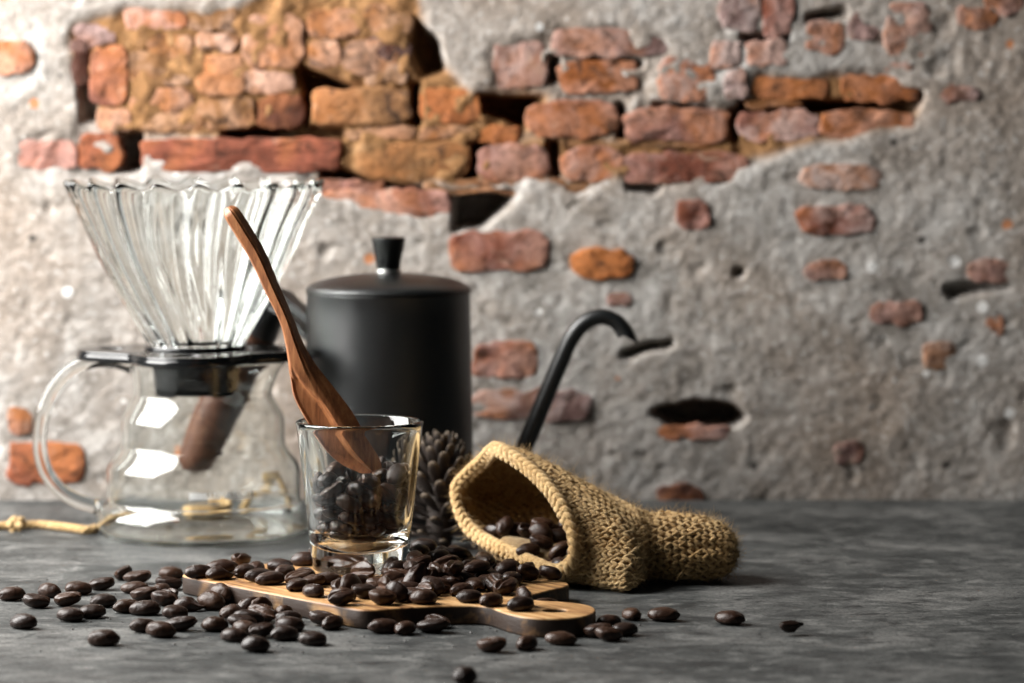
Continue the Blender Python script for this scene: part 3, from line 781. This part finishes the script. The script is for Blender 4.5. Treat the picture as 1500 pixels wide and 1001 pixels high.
def closed_cr(P, n):
    m = len(P); out = []
    for t in np.linspace(0, m, n, endpoint=False):
        k = int(t); f = t - k
        p0, p1, p2, p3 = P[(k-1) % m], P[k % m], P[(k+1) % m], P[(k+2) % m]
        out.append(0.5 * ((2 * p1) + (-p0 + p2) * f + (2*p0 - 5*p1 + 4*p2 - p3) * f * f + (-p0 + 3*p1 - 3*p2 + p3) * f ** 3))
    return np.array(out)
NU, NV = 120, 110
Rg = np.array([closed_cr(r_, NU) for r_ in rings])
SG = np.stack([smooth_path(Rg[:, u, :], NV) for u in range(NU)], 1)        # (NV, NU, 3)
uu, vv = np.meshgrid(np.arange(NU) / NU, np.arange(NV) / (NV - 1))
lump = fbm(3.0 * np.cos(2 * np.pi * uu) + 5, 3.0 * np.sin(2 * np.pi * uu), vv * 7, 3) * 0.0013 * np.minimum(1, vv * 5)[..., ]
def surf_normals(G):
    du = np.roll(G, -1, 1) - np.roll(G, 1, 1); dv = np.gradient(G, axis=0)
    n_ = np.cross(dv, du); n_ /= np.linalg.norm(n_, axis=2)[..., None] + 1e-12
    return n_
SN = surf_normals(SG)
cen_s = SG.mean(axis=1, keepdims=True)
if ((SG - cen_s) * SN).sum() < 0: SN = -SN
SG = SG + SN * lump[..., None]
SG[..., 2] = np.maximum(SG[..., 2], 0.0016)
def samp(G, u, v):
    u = u % 1.0 * NU; v = min(max(v, 0), 1) * (NV - 1)
    i, j = int(u), min(int(v), NV - 2); fu, fv = u - i, v - j
    a, b = G[j, i % NU], G[j, (i + 1) % NU]; c, d = G[j + 1, i % NU], G[j + 1, (i + 1) % NU]
    return (a * (1 - fu) + b * fu) * (1 - fv) + (c * (1 - fu) + d * fu) * fv
sack_o = Vector((float(SG[..., 0].mean()), float(SG[..., 1].mean()), 0.0))
so = np.array(sack_o)
sack = thing('knitted_sack', sack_o, 'golden brown knitted jute sack lying open on its side', 'sack')
# backing cloth: outer and inner skin joined at the rim
inn = int(NV * 0.62)
outer_skin = SG - SN * 0.0007
inner_skin = (SG - SN * 0.0024)[:inn]
Vc = np.concatenate([outer_skin.reshape(-1, 3), inner_skin.reshape(-1, 3)]) - so
Fc = grid_faces(NU, NV) + [tuple((NV - 1) * NU + k for k in range(NU))]
o0 = NV * NU
Fc += [tuple(o0 + q for q in f[::-1]) for f in grid_faces(NU, inn)]
Fc += [(k, (k + 1) % NU, o0 + (k + 1) % NU, o0 + k) for k in range(NU)]
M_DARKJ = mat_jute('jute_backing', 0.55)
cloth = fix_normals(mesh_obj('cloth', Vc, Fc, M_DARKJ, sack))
# bunched lining low inside the mouth, under the beans
mc = np.array(on_d(808, 804, 1.345)); mc[2] = 0.0085
Vm, Fm = lathe([(0.0235, -.004), (0.0225, .002), (0.0210, .0045), (0.0190, .0058), (0.0160, .0062), (0.0110, .0058), (0.0060, .0050), (0.0, .0048)], 36, False)
Vm = [(v[0] * 1.0 + mc[0] - so[0], v[1] * .95 + mc[1] - so[1], v[2] + mc[2] + 0.30 * min(0, v[1] + .004) + .0010 * float(fbm(v[0] * 90, v[1] * 90, 2.2, 2))) for v in Vm]
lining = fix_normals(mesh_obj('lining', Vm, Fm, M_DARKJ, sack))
# stitches
LA, LB = 8, 6
def lobe_unit():
    V_, F_ = [], []
    for j in range(LB + 1):
        t = j / LB; x = -math.cos(math.pi * t); r_ = math.sin(math.pi * t) ** 0.7
        for i in range(LA):
            a = 2 * math.pi * i / LA
            V_.append((x, r_ * math.cos(a), r_ * math.sin(a)))
    return np.array(V_), np.array(grid_faces(LA, LB + 1))
LV, LF = lobe_unit()
class Lobes:
    def __init__(self): self.v, self.f, self.n = [], [], 0
    def add(self, c, ax, nrm, ln, rw, rh, bow=0.0):
        ax = ax / (np.linalg.norm(ax) + 1e-12); nrm = nrm - ax * nrm.dot(ax); nrm /= np.linalg.norm(nrm) + 1e-12
        bi = np.cross(nrm, ax)
        P = c + LV[:, :1] * ln * ax + LV[:, 1:2] * rw * bi + (LV[:, 2:3] * rh - bow * LV[:, :1] ** 2) * nrm
        self.v.append(P); self.f.append(LF + self.n); self.n += len(LV)
    def build(self, name, mat, parent, org):
        return mesh_obj(name, np.concatenate(self.v) - org, np.concatenate(self.f).tolist(), mat, parent)
st = Lobes(); srng = random.Random(21)
seg = np.linalg.norm(np.diff(SG, axis=0), axis=2)[::-1]
vlen = np.vstack([np.zeros((1, NU)), np.cumsum(seg, axis=0)])            # distance of each grid point from the closed end
vtab = np.arange(NV)[::-1] / (NV - 1)
for r_ in range(1, int(vlen.max() / 0.0029)):
    s = r_ * 0.0029
    vcol = np.array([np.interp(s, vlen[:, q], vtab) for q in range(NU)])
    ok = np.array([s < vlen[-1, q] - 0.001 for q in range(NU)])
    loop = np.array([samp(SG, q / NU, vcol[q]) for q in range(NU)])
    circ = np.linalg.norm(loop - np.roll(loop, 1, 0), axis=1).sum()
    m = max(5, int(circ / 0.0034))
    for k in range(m):
        u = ((k + 0.5 * (r_ % 2) + srng.uniform(-.1, .1)) / m) % 1.0
        if not ok[int(u * NU) % NU]: continue
        v = vcol[int(u * NU) % NU] * (1 - (u * NU) % 1) + vcol[(int(u * NU) + 1) % NU] * ((u * NU) % 1)
        for inside in (0, 1):
            if inside and v > 0.5: continue
            c = samp(SG, u, v); n_ = samp(SN, u, v)
            tu = samp(SG, u + 0.01, v) - c; tu /= np.linalg.norm(tu) + 1e-12
            tv = samp(SG, u, v + 0.012) - samp(SG, u, v - 0.012); tv /= np.linalg.norm(tv) + 1e-12
            sg = -1 if inside else 1
            base_off = -0.0026 if inside else -0.0001
            for h in (-1, 1):
                ax = tv * 1.0 + tu * h * (0.62 + srng.uniform(-.2, .2))
                cc = c + tu * h * 0.00078 + n_ * (base_off + srng.uniform(-.0003, .0004)) + tv * srng.uniform(-.0003, .0003)
                if cc[2] < 0.0012 and not inside: cc[2] = 0.0012
                st.add(cc, ax, n_ * sg, 0.00205 + srng.uniform(-.0003, .0004), 0.00074 * srng.uniform(.85, 1.2), 0.00082, 0.0006)
st.build('stitches', M_JUTE, sack, so)['kind'] = 'stuff'
rm = Lobes()
rim_d = resample_closed(SG[0], 400)
plen = np.linalg.norm(np.diff(np.vstack([rim_d, rim_d[:1]]), axis=0), axis=1).sum()
nr = int(plen / 0.0034)
cR = rim_d.mean(0)
for k in range(nr):
    i = int(k / nr * 400); p = rim_d[i]; t = rim_d[(i + 4) % 400] - rim_d[i - 4]; t /= np.linalg.norm(t)
    u = i / 400
    n_ = samp(SN, u, 0.0); w = np.cross(t, n_); w /= np.linalg.norm(w)
    tv = samp(SG, u, 0.02) - samp(SG, u, 0.0); tv /= np.linalg.norm(tv)
    for off, lean in ((0.0010, 0.75), (-0.0026, -0.75)):
        rm.add(p + n_ * off - tv * 0.0008 + t * srng.uniform(-.0003, .0003), t + tv * lean * 0.9, n_ * math.copysign(1, off) - tv * 0.5, 0.0032, 0.00165, 0.0017, 0.0004)
    rm.add(p - tv * 0.0019 - n_ * .0008, t - n_ * 0.6, -tv, 0.0029, 0.0015, 0.0015, 0.0003)
rm.build('braided_rim', M_JUTE, sack, so)['kind'] = 'stuff'
# loose fibres
fv, ff = [], []
for k in range(9000):
    u, v = srng.random(), srng.random() ** 1.2 * 0.99
    c = samp(SG, u, v); n_ = samp(SN, u, v)
    if k % 6 == 0: c, n_ = samp(SG, u, 0.0), samp(SN, u, 0.0)
    d0 = n_ * srng.uniform(.15, .9) + np.array([srng.gauss(0, .6), srng.gauss(0, .6), srng.gauss(0.05, .6)]); d0 /= np.linalg.norm(d0)
    ln = srng.uniform(.0012, .0038) * (1.9 if srng.random() < .06 else 1)
    bend = np.array([srng.gauss(0, .5), srng.gauss(0, .5), srng.gauss(0, .5)])
    w = np.cross(d0, bend); w /= np.linalg.norm(w) + 1e-9; w2 = np.cross(d0, w)
    th = srng.uniform(.00004, .00008)
    b0 = len(fv)
    for q in range(4):
        t = q / 3; p = c + n_ * 0.0004 + d0 * ln * t + bend * ln * 0.5 * t * t
        tt = th * (1 - 0.6 * t)
        for a in range(3):
            fv.append(p + (w * math.cos(a * 2.094) + w2 * math.sin(a * 2.094)) * tt - so)
    for q in range(3):
        for a in range(3):
            ff.append((b0 + q*3 + a, b0 + q*3 + (a+1) % 3, b0 + q*3 + 3 + (a+1) % 3, b0 + q*3 + 3 + a))
fz = np.array(fv); fz[:, 2] = np.maximum(fz[:, 2], 0.0003)
mesh_obj('loose_fibres', fz, ff, M_FUZZ, sack)['kind'] = 'stuff'

# ================================================================== PINE CONE
C0 = on_d(646, 700, 1.412); C0.z = 0.0
cone = thing('pine_cone', C0, 'small dark open pine cone standing behind the shot glass and sack', 'pine cone')
def mat_cone():
    M = Mat('cone_scale'); c = M.coord('Object')
    n = M.noise(c, 500, 4, 0.6)
    tip = M.n('Attribute', attribute_name='tip').outputs['Fac']
    col = M.mix(n, (0.010, 0.006, 0.004), (0.030, 0.017, 0.010))
    col = M.mix(tip, col, M.ramp(n, [(0.35, (0.018, 0.011, 0.006)), (0.65, (0.10, 0.066, 0.034))]))
    return M.bsdf(Base_Color=col, Roughness=0.7, Normal=M.bump(n, 0.4, 0.0006))
M_CONE = mat_cone()
def cone_scale():
    V_, F_, A_ = [], [], []
    sec = [(0, 1.2, .4), (5, 1.6, .4), (9, 2.3, .5), (12, 2.1, .6), (13.5, 1.7, .8), (14.2, 1.1, .5)]
    for j, (x, w, h) in enumerate(sec):
        for i in range(10):
            a = 2 * math.pi * i / 10
            V_.append((x * .001, w * .001 * math.cos(a), h * .001 * math.sin(a) + 0.0000105 * x * x))
            A_.append([0, 0, 0, .55, 1, 1][j])
    F_ = grid_faces(10, len(sec)) + [tuple(range(10)), tuple((len(sec) - 1) * 10 + i for i in range(10))[::-1]]
    o = fix_normals(mesh_obj('scale', V_, F_, M_CONE, None, link=False))
    at_ = o.data.attributes.new('tip', 'FLOAT', 'POINT')
    at_.data.foreach_set('value', np.array([1.0 if v.co.x > .0135 else (.55 if v.co.x > .0125 else 0) for v in o.data.vertices], np.float32))
    return o.data
scale_me = cone_scale()
V, Fc = lathe([(0, 0.001), (0.004, 0.001), (0.0062, 0.010), (0.0055, 0.025), (0.002, 0.043), (0, 0.044)], 20, False)
fix_normals(mesh_obj('core', V, Fc, M_CONE, cone))
NSC = 84
for k in range(NSC):
    t = (k + .5) / NSC; z = 0.004 + 0.036 * t
    a = k * 2.39996
    el = R(-8 + 80 * t ** 0.9)
    s_ = (0.62 + 0.62 * math.sin(math.pi * min(1, 0.18 + t * 0.78)))
    o = bpy.data.objects.new('scale', scale_me); COL.objects.link(o); o.parent = cone
    o.location = (0.0035 * math.cos(a), 0.0035 * math.sin(a), z)
    o.rotation_euler = (Matrix.Rotation(a, 3, 'Z') @ Matrix.Rotation(-el, 3, 'Y')).to_euler()
    o.scale = (s_, s_, s_)

# ================================================================== TWINE
def twine(name, pts, r0, n, label, cat='twine', knots=()):
    P = smooth_path(pts, n); org = Vector((float(P[:, 0].mean()), float(P[:, 1].mean()), 0.0))
    root = thing(name, org, label, cat)
    T = np.gradient(P, axis=0); T /= np.linalg.norm(T, axis=1)[:, None]
    sl = np.concatenate([[0], np.cumsum(np.linalg.norm(np.diff(P, axis=0), axis=1))])
    for ply in range(3):
        Q = []
        for i in range(n):
            a = sl[i] / 0.0075 * 2 * math.pi + ply * 2.094
            s_ = np.cross(T[i], (0, 0, 1)); s_ /= np.linalg.norm(s_) + 1e-9; b_ = np.cross(s_, T[i])
            Q.append(P[i] + (s_ * math.cos(a) + b_ * math.sin(a)) * r0 * 0.50)
        Vt, Ft = tube(np.array(Q) - np.array(org), r0 * 0.60, 8)
        mesh_obj('strand', Vt, Ft, M_JUTE, root)
    for kp in knots:
        Vk = []
        lb = Lobes()
        for q in range(7):
            a = q * 0.9; c = np.array(kp)
            lb.add(c + np.array([math.cos(a) * .0016, math.sin(a) * .0012, math.sin(q * 2.1) * .0014]), np.array([math.sin(q * 1.7) * .5, .6, math.cos(q * 1.3)]), np.array([-1., 0, .3]), .0038, .0015, .0015, .0006)
        lb.build('knot', M_JUTE, root, np.array(org))
    hv, hf = [], []
    for q in range(int(n * 2.2)):
        i = srng.randrange(n); c = P[i] - np.array(org)
        d0 = np.array([srng.gauss(0, 1), srng.gauss(0, 1), abs(srng.gauss(0, 1))]); d0 /= np.linalg.norm(d0)
        w = np.cross(d0, (0.3, 0.2, 1)); w /= np.linalg.norm(w); b0 = len(hv); ln = r0 + srng.uniform(.0003, .0016)
        for t in (0, 1):
            for a in range(3): hv.append(c + d0 * ln * t + (w * math.cos(a * 2.094) + np.cross(d0, w) * math.sin(a * 2.094)) * (.00006 * (1 - .7 * t)))
        hf += [(b0 + a, b0 + (a + 1) % 3, b0 + 3 + (a + 1) % 3, b0 + 3 + a) for a in range(3)]
    mesh_obj('loose_fibres', hv, hf, M_FUZZ, root)['kind'] = 'stuff'
    return root
TR = 0.0018
tp = [on_z(x, y, TR + .0003) for x, y in [(-60,776),(-10,771),(22,770),(60,769),(100,773),(132,776)]] + [on_z(165, 764, TR + .0003), on_z(215, 757, TR + .0003), on_z(262, 756, TR + .0003)]
kn = on_z(22, 768, .0030)
twine('jute_twine', tp, TR, 150, 'length of knotted jute twine on the table beside the glass jug', knots=[tuple(kn)])
lc = on_z(304, 751, TR + .0003)
lp = [lc + Vector((0.0098 * math.cos(a), 0.0105 * math.sin(a) , 0.0006 * a)) for a in np.linspace(0.4, 2 * math.pi * 1.25, 14)]
twine('jute_twine', lp, 0.0014, 130, 'small coil of jute twine lying behind the glass jug')
fp = [on_d(352, 752, 1.520), on_d(360, 738, 1.522), on_d(372, 726, 1.524), on_d(392, 716, 1.523), on_d(402, 706, 1.522), on_d(392, 702, 1.520), on_d(412, 700, 1.521), on_d(425, 720, 1.520), on_d(432, 748, 1.518)]
for p in fp: p.z = max(p.z, 0.0016)
twine('jute_twine', fp, 0.0015, 120, 'crumpled bit of jute twine standing up between the jug and kettle')
# scrap of folded paper by the crumpled twine
pc = on_z(418, 757, 0.0)
Vp, Fp = [], []
for j in range(7):
    for i in range(9):
        x, y = (i / 8 - .5) * 0.017, (j / 6 - .5) * 0.012
        Vp.append((x, y, 0.0012 + 0.0032 * abs(math.sin(i * 0.9 + j * .35)) + 0.0006 * math.sin(j * 1.7)))
Fp = grid_faces(9, 7, wrap_u=False)
scrap = mesh_obj('paper_scrap', Vp, Fp, M_PAPER)
scrap.location = (pc.x, pc.y, 0.0)
so_ = scrap.modifiers.new('thick', 'SOLIDIFY'); so_.thickness = 0.0003
tag(scrap, 'crumpled scrap of white paper beside the crumpled twine', 'paper scrap')

# ================================================================== COFFEE BEANS
def bean_mesh(seed, nu=40, nv=26, broken=False):
    r_ = random.Random(seed)
    a_, b_, top, bot = 5.3 * r_.uniform(.88, 1.12), 3.85 * r_.uniform(.90, 1.08), 3.3 * r_.uniform(.85, 1.12), 1.8
    wig, ph = r_.uniform(.25, .55), r_.uniform(-.6, .6)
    V_, G_ = [], []
    for j in range(nv + 1):
        t = math.pi * j / nv
        for i in range(nu):
            p = 2 * math.pi * i / nu
            x, y, z = math.cos(t), math.sin(t) * math.cos(p), math.sin(t) * math.sin(p)
            X = a_ * x * (1 + 0.03 * y * ph); w = b_ * (1 - 0.10 * x * x + 0.05 * x * ph)
            Y = w * y
            g = 0.0
            if z >= 0:
                Z = top * z ** 0.92
            else:
                Z = -bot * abs(z) ** 0.55
                s_ = wig * math.sin(x * 2.6 + ph)
                e = (Y - s_) / (0.62 + 0.25 * abs(x))
                env = max(0, 1 - x * x) ** 0.35
                g = math.exp(-e * e) * env
                lips = math.exp(-((abs(Y - s_) - 1.25) / 0.7) ** 2) * env
                Z += 1.75 * g - 0.45 * lips
            nzv = float(fbm(np.array(x * 2.1 + seed * 3.3), np.array(y * 2.1), z * 2.1, 3))
            k = 1 + 0.055 * nzv
            if broken and x > 0.05:
                Z = Z * (1 - .75 * min(1, (x - .05) * 1.6)) if z > 0 else Z; k *= 1 + .10 * nzv
            V_.append((X * k * .001, Y * k * .001, Z * k * .001)); G_.append(g)
    F_ = grid_faces(nu, nv + 1)
    me_ = bpy.data.meshes.new('coffee_bean'); me_.from_pydata(V_, [], F_); me_.update()
    me_.polygons.foreach_set('use_smooth', [True] * len(me_.polygons))
    at_ = me_.attributes.new('groove', 'FLOAT', 'POINT'); at_.data.foreach_set('value', np.array(G_, np.float32))
    me_.materials.append(M_BEAN)
    return me_
BEANS = [bean_mesh(s) for s in range(1, 10)]
CHIP = bean_mesh(15, broken=True)
proxy_v = []
for j in range(7):
    t = math.pi * j / 6
    for i in range(10):
        p = 2 * math.pi * i / 10
        x, y, z = math.cos(t), math.sin(t) * math.cos(p), math.sin(t) * math.sin(p)
        proxy_v.append((.53 * x, .385 * y, .33 * z ** .92 if z >= 0 else -.185 * abs(z) ** .55))

brng = random.Random(33)
def rot(up=True, yaw=None, tilt=0.25):
    yaw = brng.uniform(0, 2 * math.pi) if yaw is None else R(yaw)
    e = Euler((brng.gauss(0, tilt) + (0 if up else math.pi), brng.gauss(0, tilt), 0))
    return Matrix.Rotation(yaw, 3, 'Z') @ e.to_matrix()
spec = []    # (position, rotation, size, group key)
# beans lying on the table left of and before the board: photo pixel, dome up (1) or seam up (0), yaw of the long axis
TABLE_BEANS = [(17,868,1,10),(54,879,0,-8),(76,863,1,70),(106,860,1,20),(101,876,0,-5),(150,853,0,12),(152,877,1,20),(134,893,1,10),(103,898,1,-10),(36,909,1,-20),(153,933,1,0),(185,885,1,5),(198,858,1,-15),
 (207,843,0,15),(222,841,1,60),(243,838,1,15),(247,853,0,15),(262,862,1,40),(240,876,0,-10),(283,883,1,-10),(213,868,0,0),(257,894,1,10),(213,889,1,0),(210,914,1,20),(238,921,1,-15),(277,912,0,-5),(313,912,1,5),
 (342,927,1,-20),(374,942,1,-5),(275,864,0,50),(303,866,1,60),(327,874,0,-10),(366,882,1,50),(345,896,1,30),(350,909,0,-5),(357,917,1,-30),(388,898,0,-8),(384,921,0,25),(421,902,1,20),(425,912,1,-10),(418,926,1,10),
 (456,932,1,5),(470,905,0,-10),(488,910,1,60),(458,893,1,40),(583,914,1,10),(568,911,1,60),(628,913,0,10),(614,906,0,20),(720,943,0,-20),(772,939,1,60),(821,932,1,-5),(868,921,0,-10),(886,905,1,30),
 (914,919,1,20),(901,902,1,50),(890,927,0,0)]
for x, y, up, yaw in TABLE_BEANS:
    p = on_z(x, y, 0.0030)
    spec.append((p + Vector((0, 0, 0.0028)), rot(up, yaw, .12), brng.uniform(.93, 1.06), 'table'))
BOARD_BEANS = [(291,835,1,20),(322,838,1,30),(333,845,1,-30),(325,828,1,10),(352,820,0,80),(356,834,1,40),(375,829,1,80),(382,841,1,40),(401,813,1,30),(422,811,1,10),(446,818,1,10),(412,826,1,10),(401,845,1,30),(418,836,1,60),
 (432,845,0,20),(466,848,0,30),(447,838,1,70),(456,829,1,20),(393,868,0,85),(414,872,0,40),(507,874,0,5),(488,860,1,40),(553,873,0,10),(582,866,0,15),(560,853,0,0),(606,868,1,-20),(560,868,1,30),(634,871,1,-10),(668,871,1,20),(600,853,0,10),
 (697,857,1,30),(722,876,1,60),(734,877,1,-30),(760,883,1,20),(770,862,0,-10),(640,856,0,-5),(530,858,1,20),(540,866,0,10),(425,862,1,10),(445,866,0,30),(462,862,1,-20),(520,872,1,20),(438,853,1,60),(505,858,0,10),(525,850,1,40),(480,845,1,30),(625,846,1,80)]
for x, y, up, yaw in BOARD_BEANS:
    p = on_z(x, y, T_BOARD + 0.0030)
    spec.append((p + Vector((0, 0, 0.0030)), rot(up, yaw, .15), brng.uniform(.93, 1.06), 'board'))
# the heap between glass, cone and sack
for layer in range(4):
    for gy in range(7):
        for gxx in range(6):
            px = 597 + gxx * 29 + brng.uniform(-9, 9) + (14 if layer % 2 else 0) + gy * 1.5; py = 852 - gy * 9.0 + brng.uniform(-3, 3)
            if gy in (0, 1) and layer > 0 and gxx in (4, 5): continue
            if layer > 0 and (gy < layer or gy > 6 - (layer > 1) or gxx > 5 - (layer > 1)): continue
            if layer == 3 and gxx in (0, 1): continue
            if py < 806 + (px - 690) * 0.42: continue
            p = on_z(px, py, 0.012)
            if (Vector((p.x, p.y)) - Vector((G0.x, G0.y))).length < RB + .007: continue
            if (Vector((p.x, p.y)) - Vector((C0.x, C0.y))).length < .020: continue
            spec.append((p + Vector((0, 0, 0.003 + 0.0100 * layer)), rot(brng.random() < .6, None, .3), brng.uniform(.93, 1.06), 'heap'))
# beans in the glass
for k in range(83):
    a = brng.uniform(0, 6.28); r_ = brng.uniform(0, .0095)
    spec.append((G0 + Vector((0.0035 + r_ * math.cos(a), r_ * math.sin(a) - .001, 0.016 + k * 0.0060)), rot(brng.random() < .6, None, .8), brng.uniform(.90, 1.0), 'glass'))
# beans in the sack's mouth
for lay in range(3):
    for q in range(9):
        qx, qy = q % 3 - 1, q // 3 - 1
        p = Vector((float(mc[0]) + qx * .0105 + brng.uniform(-.001, .001) - .002, float(mc[1]) + qy * .0095 - .004, .0185 + .0085 * lay))
        if lay == 2 and (qx == 1 and qy == 1): continue
        spec.append((p, rot(brng.random() < .5, brng.uniform(-25, 25), .2), brng.uniform(.90, 1.0), 'sack'))
for x, y, d in [(736,790,1336),(752,795,1331),(768,800,1326),(784,804,1322),(800,806,1318),(815,806,1316),(760,785,1334),(778,790,1330),(796,792,1326),(812,794,1322)]:
    spec.append((on_d(x, y, d * .001) + Vector((.002, .008, .003)), rot(brng.random() < .5, None, .2), .95, 'sack'))
for x, y in [(468,812),(492,806),(515,803),(540,803),(566,806),(590,806),(480,822),(600,812),(612,803),(590,795),(560,797)]:
    spec.append((on_z(x, y, T_BOARD + .003) + Vector((0, .004, .004)), rot(brng.random() < .6, None, .3), brng.uniform(.93, 1.05), 'heap'))

def settle(spec, frames=95):
    """drop the beans onto table, board, glass and sack at a hundred times life size, return where they come to rest"""
    K = 100.0; temps = []
    coll = bpy.data.collections.new('settling'); COL.children.link(coll)
    rbcol = bpy.data.collections.new('rb'); 
    bpy.ops.rigidbody.world_add(); rw = SC.rigidbody_world
    rw.collection = rbcol; rw.substeps_per_frame = 7; rw.solver_iterations = 14; rw.point_cache.frame_end = frames + 5
    SC.gravity = (0, 0, -60.0)
    def add(name, me_, M, kind, shape, **k):
        o = bpy.data.objects.new(name, me_); o.matrix_world = M
        coll.objects.link(o); rbcol.objects.link(o); temps.append(o)
        rb = o.rigid_body; rb.type = kind; rb.collision_shape = shape
        rb.use_margin = True; rb.collision_margin = 0.008; rb.friction = .95
        for a, b in k.items(): setattr(rb, a, b)
        return o
    def scaled_mesh(obj, name):
        me_ = obj.data.copy(); me_.transform(obj.matrix_world); me_.transform(Matrix.Scale(K, 4)); return me_
    bpy.context.view_layer.update()
    V_, F_ = box_vf(-60, 60, -60, 60, -2, 2)
    fm = bpy.data.meshes.new('f'); fm.from_pydata(V_, [], F_)
    add('c_floor', fm, Matrix.Translation((0, 0, -2)), 'PASSIVE', 'BOX')
    def raw(name, V_, F_, off):
        m_ = bpy.data.meshes.new(name); m_.from_pydata([tuple((Vector(v) + off) * K) for v in V_], [], F_)
        add(name, m_, Matrix(), 'PASSIVE', 'MESH')
    raw('c_glass', SHOT_LOW[0], SHOT_LOW[1], G0)
    raw('c_funnel', *lathe([(RT - .0030, H_G - .001), (RT - .0030, .6)], 30, False), G0)     # only while the beans are poured
    low = (SG - SN * 0.0014)[::3, ::4]
    raw('c_sack', low.reshape(-1, 3), grid_faces(low.shape[1], low.shape[0]), Vector())
    for nm, ob in (('c_board', board), ('c_spoon', spoon), ('c_lining', lining)):
        add(nm, scaled_mesh(ob, nm), Matrix(), 'PASSIVE', 'MESH')
    V_, F_ = lathe([(0.0, 0.0), (1.35, 0.0), (1.5, 1.5), (1.2, 3.6), (0, 4.2)], 16, False)
    cm = bpy.data.meshes.new('c'); cm.from_pydata(V_, [], F_)
    add('c_cone', cm, Matrix.Translation(C0 * K), 'PASSIVE', 'CONVEX_HULL')
    pm = bpy.data.meshes.new('p'); pm.from_pydata(proxy_v, [], grid_faces(10, 7))
    act = []
    for (p, r_, s_, g) in spec:
        o = add('b', pm, Matrix.Translation(p * K) @ r_.to_4x4() @ Matrix.Scale(s_, 4), 'ACTIVE', 'CONVEX_HULL', mass=1.0, linear_damping=.35, angular_damping=.75, restitution=0.0)
        act.append(o)
    for f in range(1, frames + 1): SC.frame_set(f)
    dg = bpy.context.evaluated_depsgraph_get()
    res = []
    for o in act:
        M = o.evaluated_get(dg).matrix_world
        loc, q, sc_ = M.decompose()
        res.append((loc / K, q.to_matrix()))
    bpy.ops.rigidbody.world_remove()
    for o in temps: bpy.data.objects.remove(o)
    bpy.data.collections.remove(coll); bpy.data.collections.remove(rbcol)
    SC.frame_set(1)
    return res
rest = settle(spec)
LAB = {'table': ('dark roasted coffee bean lying on the grey table around the cutting board', 'beans scattered on the table'),
       'board': ('dark roasted coffee bean lying on the wooden cutting board', 'beans on the cutting board'),
       'heap': ('dark roasted coffee bean in the heap between shot glass and sack', 'beans heaped before the sack'),
       'glass': ('dark roasted coffee bean inside the shot glass', 'beans in the shot glass'),
       'sack': ('dark roasted coffee bean inside the mouth of the knitted sack', 'beans in the sack')}
proto = bpy.data.objects.new('coffee_bean', BEANS[0])
for (p, r_, s_, g), (loc, m) in zip(spec, rest):
    if not (-0.35 < loc.x < 0.35 and -0.3 < loc.y < 0.3 and -0.001 < loc.z < 0.15): continue
    if g == 'sack' and ((Vector((loc.x - float(mc[0]), loc.y - float(mc[1]))).length > .034) or loc.z > .045): continue
    if g == 'glass' and Vector((loc.x - G0.x, loc.y - G0.y)).length > RT: continue
    if g == 'heap' and (loc.y > .11 or loc.x < G0.x - .03): continue
    b = proto.copy(); b.data = CHIP if g in ('heap', 'board', 'table') and brng.random() < .05 else brng.choice(BEANS)
    b.matrix_world = Matrix.Translation(loc) @ m.to_4x4() @ Matrix.Diagonal((s_, s_ * brng.uniform(.94, 1.05), s_ * brng.uniform(.93, 1.0), 1))
    COL.objects.link(b)
    if g in ('table', 'board'):
        low = min((b.matrix_world @ v.co).z for v in b.data.vertices)
        for lev in (T_BOARD, 0.0):
            if lev - .0003 < low < lev + .0012: b.matrix_world = Matrix.Translation((0, 0, lev - .00008 - low)) @ b.matrix_world; break
    lab, grp = LAB[g]
    if g == 'table' and loc.x < on_z(330, 900).x - .0: lab, grp = 'dark roasted coffee bean scattered on the table beyond the left end of the board', 'beans by the left end of the board'
    tag(b, lab, 'coffee bean', grp)
bpy.data.objects.remove(proto)
def lone(x, y, up, yaw, label, me_=None, s_=1.0):
    b = bpy.data.objects.new('coffee_bean', me_ or brng.choice(BEANS))
    p = on_z(x, y + 3, 0.0022 if up else .0036)
    b.matrix_world = Matrix.Translation(p) @ Matrix.Rotation(R(yaw), 4, 'Z') @ Matrix.Rotation(0 if up else R(180), 4, 'X') @ Matrix.Scale(s_, 4)
    COL.objects.link(b); tag(b, label, 'coffee bean')
lone(972, 898, 1, -5, 'lone coffee bean on the table in front of the sack body')
lone(1069, 903, 1, -30, 'lone round coffee bean on the table in front of the sack end')
lone(1158, 913, 0, 25, 'chipped coffee bean alone on the table beyond the end of the sack', CHIP, .75)
lone(681, 989, 1, 70, 'blurred coffee bean alone on the table well in front of the board')

# crumbs and chaff round the spill
crng = random.Random(77); cv, cf = [], []
for k in range(150):
    x, y = crng.gauss(420, 240), crng.uniform(850, 960)
    if 265 < x < 880 and y < 925: y = crng.uniform(918, 965)
    p = on_z(x, y, 0.0); r_ = crng.uniform(.00018, .0007); b0 = len(cv)
    for d in ((1,0,0),(-1,0,0),(0,1,0),(0,-1,0),(0,0,1),(0,0,-1)):
        q = crng.uniform(.5, 1.3); cv.append((p.x + d[0]*r_*q, p.y + d[1]*r_*q, max(.00005, r_*.5 + d[2]*r_*q*.6)))
    cf += [(b0+a, b0+b, b0+c) for a, b, c in ((0,2,4),(2,1,4),(1,3,4),(3,0,4),(2,0,5),(1,2,5),(3,1,5),(0,3,5))]
crumbs = mesh_obj('coffee_crumbs', cv, cf, M_BEAN, smooth=False)
tag(crumbs, 'fine dark coffee crumbs sprinkled on the table round the beans', 'crumbs', kind='stuff')
